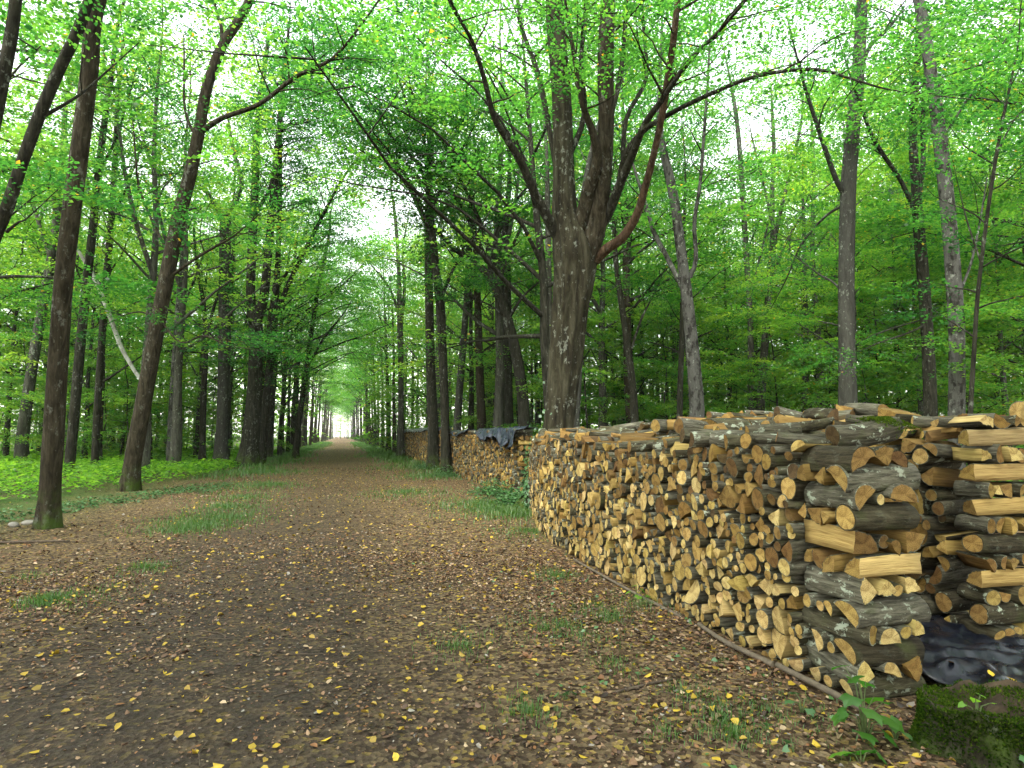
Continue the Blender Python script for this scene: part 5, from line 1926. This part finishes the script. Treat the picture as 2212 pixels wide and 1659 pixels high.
def lobed_leaf(size, lobes, rng):
    """palmate leaf lying in XY with its stalk at the origin, pointing to +Y"""
    tips = np.linspace(-1.9, 1.9, lobes)
    pts = [(0, 0)]
    for i, a in enumerate(tips):
        rr = size * (1.0 - .28 * abs(a) / 1.9) * rng.uniform(.9, 1.08)
        if i:
            mid = (tips[i - 1] + a) / 2
            pts.append((sin(mid) * size * .70, cos(mid) * size * .66 + size * .18))
        pts.append((sin(a - .17) * rr * .86, cos(a - .17) * rr * .86 + size * .18))
        pts.append((sin(a) * rr, cos(a) * rr + size * .18))
        pts.append((sin(a + .17) * rr * .86, cos(a + .17) * rr * .86 + size * .18))
    P = np.array(pts)
    c = np.array([[0, size * .28]])
    A = np.vstack([P, c])
    z = -.9 * (np.linalg.norm(A - c, axis=1) ** 2) / size * .35 + .10 * np.abs(A[:, 0])
    n = len(P)
    idx = np.arange(n)
    T = np.stack([np.full(n, n), (idx + 1) % n, idx], 1)
    return np.column_stack([A, z]), T


def leafy_plant(label, x, y, specs, lobes, seed, mat='herb', tone=.4, zb=None):
    """specs: (dx, dy, z, size) of each leaf from the foot"""
    r = np.random.default_rng(seed)
    z0 = float(gz(x, y)) if zb is None else zb
    t = thing('broadleaf_seedling', label, 'plant', (x, y, z0))
    st = Tubes()
    meshes = [lobed_leaf(1.0, lobes, r) for _ in range(3)]
    shared = [mk_mesh('leaf', V, [T], [M[mat]], tone=np.full(len(V), np.clip(tone + r.normal(0, .15), 0, 1))) for V, T in meshes]
    for (dx, dy, z, s) in specs:
        p = np.array([dx, dy, z])
        st.add(np.array([(0, 0, -.02), (dx * .35, dy * .35, z * .75), tuple(p)]), (.005, .0035, .002), 5)
        o = link('leaf', shared[int(r.integers(3))], t)
        o.location = tuple(p)
        az = atan2(-dx, dy) + r.normal(0, .5)
        o.rotation_euler = (-r.uniform(.1, .75), r.normal(0, .3), az)
        o.scale = (s, s, s)
    link('stem', st.mesh('stem', M['stem']), t)
    return t


p = on_ground(1868, 1600)
leafy_plant('tall maple leaved seedling in front of the crib corner', p[0], p[1],
            [(.02, .05, 0.285, 0.090), (-.06, .0, 0.237, 0.078), (.09, .02, 0.209, 0.086), (-.02, -.05, 0.190, 0.094), (.05, -.07, 0.142, 0.090), (-.10, .04, 0.142, 0.078), (.13, -.04, 0.114, 0.074), (-.03, .09, 0.361, 0.078), (.03, -.10, 0.085, 0.078), (-.08, -.09, 0.095, 0.070), (.0, .02, 0.314, 0.070), (.10, .08, 0.266, 0.070), (-.13, -.02, 0.180, 0.066), (.16, .03, 0.171, 0.066)], 5, 3, tone=.05)
p = on_ground(1860, 1640)
leafy_plant('low lobed seedling below the tall maple leaved one', p[0] - .02, p[1] - .02, [(.0, .0, .06, .11), (-.07, .03, .05, .08), (.07, -.02, .06, .085)], 5, 4, tone=.1)
p = on_ground(1760, 1555)
leafy_plant('small dark seedling by the sleeper pole left of the crib corner', p[0], p[1] + .1, [(.0, .05, .10, .05), (-.07, .0, .08, .045), (.06, .02, .08, .045), (.0, -.06, .05, .04)], 5, 5, 'ivy', .7)
p = on_ground(1660, 1585)
leafy_plant('single lobed seedling in the litter left of the tall plant', p[0], p[1], [(.0, .0, .06, .04), (-.05, .03, .05, .03)], 3, 6, 'ivy', .7)
p = on_ground(1715, 1625)
leafy_plant('heart leaved seedling at the bottom edge near the stump', p[0], p[1], [(.0, .02, .05, .055), (-.05, -.02, .04, .03)], 3, 7, 'ivy', .8)
p = on_ground(1560, 1435)
leafy_plant('small dark seedling beside the bare soil patch', p[0], p[1], [(.0, .0, .05, .04), (.04, .02, .04, .03), (-.04, .01, .04, .03)], 3, 8, 'ivy', .5)
p = on_ground(1400, 1300)
leafy_plant('leafy seedling at the foot of the stack near its middle', p[0] - .12, p[1], [(.0, .0, .16, .05), (.06, .02, .12, .05), (-.06, .03, .10, .05), (.0, -.05, .07, .05), (.09, -.02, .06, .04)], 5, 9, 'herb', .4)
p = on_ground(1222, 1510)
leafy_plant('small three leaved seedling in the litter right of the track', p[0], p[1], [(.0, .0, .05, .045), (.05, .02, .04, .04), (-.05, .01, .04, .035)], 3, 10, 'ivy', .8)
p = on_ground(1960, 1590)
leafy_plant('round leaved sprout between the tall plant and the stump', p[0] - .08, p[1], [(.0, .0, .10, .045), (.05, .02, .08, .04), (-.05, .02, .08, .04), (.02, -.05, .05, .04)], 3, 11, 'ivy', .7)

# ------------------------------------------------------------------ mossy stump at the lower right
rs = np.random.default_rng(66)
SX, SY = 3.26, 2.62
stump = thing('mossy_stump', 'mossy rotten tree stump in the lower right corner', 'tree stump', (SX, SY, float(gz(SX, SY))))
nth, nz = 40, 9
th = np.linspace(0, 2 * pi, nth, endpoint=False)
V = []
hts = .215 + .045 * np.sin(2 * th + .6) + .03 * np.sin(3 * th + 1) + .02 * rs.normal(size=nth)
for k in range(nz):
    t = k / (nz - 1)
    rr = .30 * (1 + .40 * (1 - t) ** 2.2 * (.6 + .4 * np.sin(5 * th + .7)) + .05 * np.sin(4 * th + 2) + .03 * np.sin(9 * th)) + rs.normal(0, .006, nth)
    V.append(np.column_stack([rr * np.cos(th), rr * np.sin(th) * .9, hts * t - .04 * (1 - t)]))
V = np.concatenate(V)
i = np.arange((nz - 1) * nth).reshape(nz - 1, nth)
j = np.roll(i, -1, 1)
Q = np.stack([i.ravel(), j.ravel(), (j + nth).ravel(), (i + nth).ravel()], 1)
link('stump_body', mk_mesh('stump_body', V, [Q], [M['bark_old']], smooth=True), stump)
top = V[-nth:]
ringsV = [top]
for q, f in enumerate((.86, .6, .3, .05)):
    rg2 = top * f
    rg2[:, 2] = top[:, 2] * .5 + .5 * hts.mean() - .018 * (q + 1) + rs.normal(0, .012, nth)
    ringsV.append(rg2)
TV = np.concatenate(ringsV)
i = np.arange(4 * nth).reshape(4, nth)
j = np.roll(i, -1, 1)
TQ = np.stack([i.ravel(), j.ravel(), (j + nth).ravel(), (i + nth).ravel()], 1)
link('stump_top', mk_mesh('stump_top', TV + (0, 0, .001), [TQ], [M['rotten']], smooth=False), stump)
# moss: short tufts over the sides and the rim
f = Foliage()
n = 9000
a = rs.uniform(0, 2 * pi, n)
t = np.clip(rs.beta(2.2, 1.2, n), 0, 1)
mk = vnoise(a * 2.2, t * 5, 31) + .35 * t > -.25
a, t = a[mk], t[mk]
ri = .30 * (1 + .40 * (1 - t) ** 2.2 * (.6 + .4 * np.sin(5 * a + .7)) + .05 * np.sin(4 * a + 2) + .03 * np.sin(9 * a))
hh = np.interp(a, np.append(th, 2 * pi), np.append(hts, hts[0]))
Pm = np.column_stack([ri * np.cos(a), ri * np.sin(a) * .9, hh * t - .04 * (1 - t)])
Um = np.column_stack([np.cos(a), np.sin(a), rs.uniform(.1, .9, len(a))]) + rs.normal(0, .4, (len(a), 3))
f.leaves(Pm, Um, rs.normal(0, 1, Um.shape), rs.uniform(.010, .026, len(a)), .28, np.clip(rs.normal(.45, .25, len(a)) + .2 * vnoise(a * 4, t * 8, 3), 0, 1))
n = 3500
a = rs.uniform(0, 2 * pi, n)
q = np.sqrt(rs.uniform(.12, 1, n))
mk = vnoise(a * 3, q * 6, 14) > -.3
a, q = a[mk], q[mk]
hh = np.interp(a, np.append(th, 2 * pi), np.append(hts, hts[0]))
Pm = np.column_stack([.31 * q * np.cos(a), .28 * q * np.sin(a), hh * .5 + hts.mean() * .5 - .02 * (1 - q) * 2.2 + .002])
f.leaves(Pm, np.column_stack([rs.normal(0, .6, (len(a), 2)), np.ones(len(a))]), rs.normal(0, 1, (len(a), 3)), rs.uniform(.008, .02, len(a)), .3, np.clip(rs.normal(.6, .25, len(a)), 0, 1))
mo = link('moss', f.mesh('moss', M['moss']), stump)
mo['kind'] = 'stuff'
# moss cap on the log on the crib top, and on its neighbour behind
f = Foliage()
n = 3000
c0 = mossy_log_at
Pm = c0 + np.column_stack([rs.normal(0, .085, n), rs.normal(0, .05, n), np.zeros(n)])
Pm[:, 2] += .012 - ((Pm[:, 1] - c0[1]) ** 2) * 6.0 - np.clip(Pm[:, 0] - c0[0] - .04, 0, 1) * .3
f.leaves(Pm, np.column_stack([rs.normal(0, .7, (n, 2)), np.ones(n)]), rs.normal(0, 1, (n, 3)), rs.uniform(.008, .02, n), .3, np.clip(rs.normal(.75, .2, n), 0, 1))
mo = link('moss_cushion', f.mesh('moss_cushion', M['moss']))
tag(mo, 'bright green moss cushion growing on the log over the crib', 'moss', kind='stuff')

# ivy leaves on the stump
leafy_plant('ivy sprig sprouting from the left of the mossy stump', SX - .20, SY - .12, [(.0, .0, .10, .035), (.05, -.04, .09, .03), (-.04, .03, .07, .03), (.07, .03, .10, .035)], 3, 21, 'herb', .5, zb=.20)
leafy_plant('ivy leaves at the bottom right beside the stump', SX - .06, SY - .32, [(.0, .0, .16, .05), (.06, .02, .12, .045), (-.07, .02, .10, .045), (.02, -.05, .07, .05), (.10, -.03, .18, .045)], 5, 22, 'ivy', .9)

# ------------------------------------------------------------------ black plastic sheets


def sheet(name, corner, eu, ev, nu, nv, fun, label, mat='tarp', seed=0):
    r = np.random.default_rng(seed)
    V = []
    for a in np.linspace(0, 1, nu):
        for b in np.linspace(0, 1, nv):
            V.append(np.asarray(corner) + np.asarray(eu) * a + np.asarray(ev) * b + np.asarray(fun(a, b, r)))
    V = np.array(V)
    i = np.arange((nu - 1) * nv).reshape(nu - 1, nv)[:, :-1].ravel()
    Q = np.stack([i, i + 1, i + 1 + nv, i + nv], 1)
    o0 = V.mean(0)
    me = mk_mesh(name, V - o0, [np.concatenate([Q[:, [0, 1, 2]], Q[:, [0, 2, 3]]])], [M[mat]], smooth=False)
    o = link(name, me, None, tuple(o0))
    md = o.modifiers.new('thickness', 'SOLIDIFY')
    md.thickness = .003
    tag(o, label, 'plastic sheet')
    return V


def crease(a, b, s, amp):
    x, y = a * 9, b * 9
    return amp * (abs(((x * .7 + y * .5 + sin(y * 1.3 + s)) % 2) - 1) + .7 * abs(((x * .5 - y * 1.1 + 1.4 * sin(x * 1.1 + s)) % 2) - 1) + .5 * abs(((x * 1.9 + y * .7 + 2 * sin(y * .9 + s)) % 2) - 1) + .3 * abs(((x * 1.3 - y * 2.9 + sin(x * 2.7)) % 2) - 1))


tarp_pts = sheet('tarpaulin', (3.60, 2.72, .02), (1.5, .05, 0), (.0, 1.15, 0), 56, 50,
      lambda a, b, r: (.06 * sin(b * 7), .08 * sin(a * 6), .05 + .14 * np.clip(b, 0, 1) ** 1.5 + crease(a, b, .4, .030) * (.5 + .5 * min(1, min(a, b, 1 - a, 1 - b) * 6)) - .05 * (1 - min(1, min(a, b) * 8))),
      'crumpled black plastic sheet on the ground in the gap beside the crib', seed=1)


for q, (u, v, lab, cc) in enumerate(((2142, 1464, 'yellow leaf lying on the black plastic, left of two', (.62, .42, .03)), (2185, 1476, 'yellow leaf lying on the black plastic, right of two', (.55, .36, .03)),
                                     (2050, 1440, 'brown leaf lying on the black plastic by the crib', (.20, .12, .06)))):
    uv_ = np.array([project(p_)[:2] for p_ in tarp_pts])
    c_ = tarp_pts[np.argmin(((uv_ - (u, v)) ** 2).sum(1))]
    s_ = .055
    lv = np.array([(-.5, 0, .06), (-.15, .33, .1), (.25, .28, .12), (.6, 0, .05), (.25, -.28, .08), (-.15, -.33, .12), (0, 0, .0)]) * s_
    o = link('fallen_leaf', mk_mesh('fallen_leaf', lv, [[(6, i_, (i_ + 1) % 6) for i_ in range(6)]], [M['litter']], tint=np.broadcast_to(np.array(cc), (7, 3))), None, (c_[0], c_[1], c_[2] + .02))
    o.rotation_euler = (.2, -.35, 1.0 + q)
    tag(o, lab, 'leaf')


def hang_profile(y0, y1, xf, ztop, drops, label, seed, width=.55):
    """sheet lying on a stack with a ragged front edge hanging down its face"""
    r = np.random.default_rng(seed)
    nu, nv = 60, 16
    ys = np.linspace(y0, y1, nu)
    V = []
    for i, y in enumerate(ys):
        dr = np.interp(y, *drops) + .04 * sin(y * 9 + seed) + .02 * r.normal()
        for k in range(nv):
            t = k / (nv - 1)
            if t < .5:
                x = xf + width * (1 - t / .5) - .03
                z = ztop + .06 + .03 * sin(y * 3 + x * 5) + .02 * r.normal()
            else:
                q = (t - .5) / .5
                x = xf - .07 - .08 * q * (1 + sin(y * 6.5)) - .03 * sin(y * 17 + q * 3)
                z = ztop + .05 - dr * q + .01 * r.normal()
            V.append((x, y + .02 * r.normal(), z))
    V = np.array(V)
    o0 = V.mean(0)
    i = np.arange((nu - 1) * nv).reshape(nu - 1, nv)[:, :-1].ravel()
    Q = np.stack([i, i + 1, i + 1 + nv, i + nv], 1)
    o = link('tarpaulin', mk_mesh('tarpaulin', V - o0, [Q], [M['tarp_far']], smooth=True), None, tuple(o0))
    md = o.modifiers.new('thickness', 'SOLIDIFY')
    md.thickness = .003
    return tag(o, label, 'plastic sheet')


hang_profile(15.55, 20.4, 4.42, 1.72, ([15.5, 16.0, 16.2, 16.6, 17.2, 17.5, 18.0, 18.4, 19.0, 19.5, 20.4], [.44, .52, .26, .52, .46, .20, .40, .20, .40, .22, .14]),
             'black plastic sheet with ragged hanging flaps on the stack past the old tree', 3)
hang_profile(22.5, 27.4, 4.42, 1.70, ([22.5, 24, 26, 27.4], [.10, .16, .08, .12]), 'narrow black plastic strip on the stack behind the twin slim trunks', 4)
hang_profile(29.8, 49.3, 4.60, 1.94, ([29.8, 34, 40, 45, 49.3], [.18, .1, .2, .1, .22]), 'long black plastic strip along the top of the farthest stack', 5)

# ------------------------------------------------------------------ sleeper poles, sticks and stones


def pole(name, pts, r0, r1, mat, label, cat, seed, sides=9, group=None):
    r = np.random.default_rng(seed)
    P = smooth_path(np.asarray(pts, float), 4)
    c = P.mean(0)
    V, Q = tube_arrays(P - c, np.linspace(r0, r1, len(P)), sides, wob=.08, rng=r)
    n = len(P)
    caps = np.array([list(range(sides))[::-1], list(range((n - 1) * sides, n * sides))])
    me = mk_mesh(name, V, [Q, caps], [M[mat]], smooth=[True, False])
    return tag(link(name, me, None, tuple(c)), label, cat, group)


pole('wooden_pole', [(2.93, 2.98, .03), (2.92, 3.4, .035), (2.90, 3.78, .04)], .021, .018, 'pole', 'grey sleeper pole under the corner crib, nearest of the three', 'pole', 1, group='poles under the front stack')
pole('wooden_pole', [(2.89, 3.80, .035), (2.86, 4.3, .03), (2.90, 4.75, .035)], .020, .017, 'pole', 'grey sleeper pole under the stack just behind the crib', 'pole', 2, group='poles under the front stack')
pole('wooden_pole', [(2.89, 5.0, .02), (2.86, 6.2, .03), (2.88, 7.6, .03)], .017, .013, 'pole', 'long thin sleeper pole under the middle of the front stack', 'pole', 3, group='poles under the front stack')
for u0, v0, u1, v1, r_, lab in ((-20, 1176, 150, 1172, .022, 'dark stick lying in the litter at the left edge'),
                                (1350, 1495, 1460, 1470, .010, 'thin dark twig in the litter before the crib'),
                                (590, 1510, 645, 1497, .006, 'reddish twig lying on the worn track'),
                                (1570, 1560, 1640, 1545, .006, 'short bent twig near the grass tufts at right'),
                                (1360, 1255, 1460, 1270, .010, 'curved grey twig before the middle of the stack'),
                                (430, 1365, 490, 1378, .006, 'short twig lying on the left of the track'),
                                (1380, 1490, 1330, 1500, .012, 'short grey stick in the litter right of the track'),
                                (110, 1345, 180, 1300, .007, 'thin twig by the grass tuft at the left')):
    a, b = on_ground(u0, v0), on_ground(u1, v1)
    mid_ = (a + b) / 2 + np.array([.03, .02, .01])
    for q in (a, mid_, b):
        q[2] = float(gz(q[0], q[1])) + r_ + .006
    pole('stick', [a, mid_, b], r_, r_ * .6, 'stick', lab, 'stick', int(u0) % 97 + 3, 6)


def stone(label, u, v, s, seed):
    r = np.random.default_rng(seed)
    p = on_ground(u, v)
    nt, npz = 12, 7
    V = [(0, 0, -.3)]
    for k in range(1, npz):
        ph = pi * k / npz - pi / 2
        for q in range(nt):
            a = 2 * pi * q / nt
            rr = 1 + .18 * sin(2 * a + seed) + .12 * sin(3 * a + k) + r.normal(0, .05)
            V.append((rr * cos(ph) * cos(a) * s[0], rr * cos(ph) * sin(a) * s[1], sin(ph) * s[2] * (1 + r.normal(0, .06))))
    V[0] = (0, 0, -s[2])
    V.append((0, 0, s[2] * .95))
    V = np.array(V)
    F = [[(0, 1 + (q + 1) % nt, 1 + q) for q in range(nt)]]
    quads = []
    for k in range(npz - 2):
        b = 1 + k * nt
        quads += [(b + q, b + (q + 1) % nt, b + nt + (q + 1) % nt, b + nt + q) for q in range(nt)]
    b = 1 + (npz - 2) * nt
    F.append([(b + q, b + (q + 1) % nt, len(V) - 1) for q in range(nt)])
    me = mk_mesh('stone', V, [F[0], quads, F[1]], [M['stone']], smooth=False)
    o = link('stone', me, None, (p[0], p[1], float(gz(p[0], p[1])) + s[2] * .5))
    o.rotation_euler = (r.normal(0, .1), r.normal(0, .1), r.uniform(0, 3))
    return tag(o, label, 'stone', 'pale stones by the nearest left trunk')


stone('pale stone cut by the left edge of the picture', 30, 1138, (.10, .08, .06), 1)
stone('flat pale stone touching the nearest left trunk', 60, 1132, (.13, .09, .05), 2)

HAZE = 0.0002
if HAZE > 0:
    bm_v = np.array([(x, y, z) for x in (-390, 390) for y in (-38, 690) for z in (-1.2, 40)], float)
    hf = np.array([(0, 1, 3, 2), (4, 6, 7, 5), (0, 4, 5, 1), (2, 3, 7, 6), (0, 2, 6, 4), (1, 5, 7, 3)])
    hm = bpy.data.materials.new('thin_haze')
    hm.use_nodes = True
    ht = hm.node_tree
    for n in list(ht.nodes):
        ht.nodes.remove(n)
    hv = ht.nodes.new('ShaderNodeVolumePrincipled')
    hv.inputs['Color'].default_value = (.93, .97, .95, 1)
    hv.inputs['Density'].default_value = HAZE
    ho = ht.nodes.new('ShaderNodeOutputMaterial')
    ht.links.new(hv.outputs[0], ho.inputs['Volume'])
    ho_ = link('haze', mk_mesh('haze', bm_v, [hf], [hm]))
    ho_['kind'] = 'stuff'

print('leaf counts', [v['n'] for v in MID + AVE + AVH + FAR + SAP], 'traced', len(TRACED_BASES), 'mid', n_mid, 'sap', n_sap, 'face logs', len(fx), 'top', len(top_items))
print('tris', sum(len(m.polygons) * 2 for m in bpy.data.meshes))
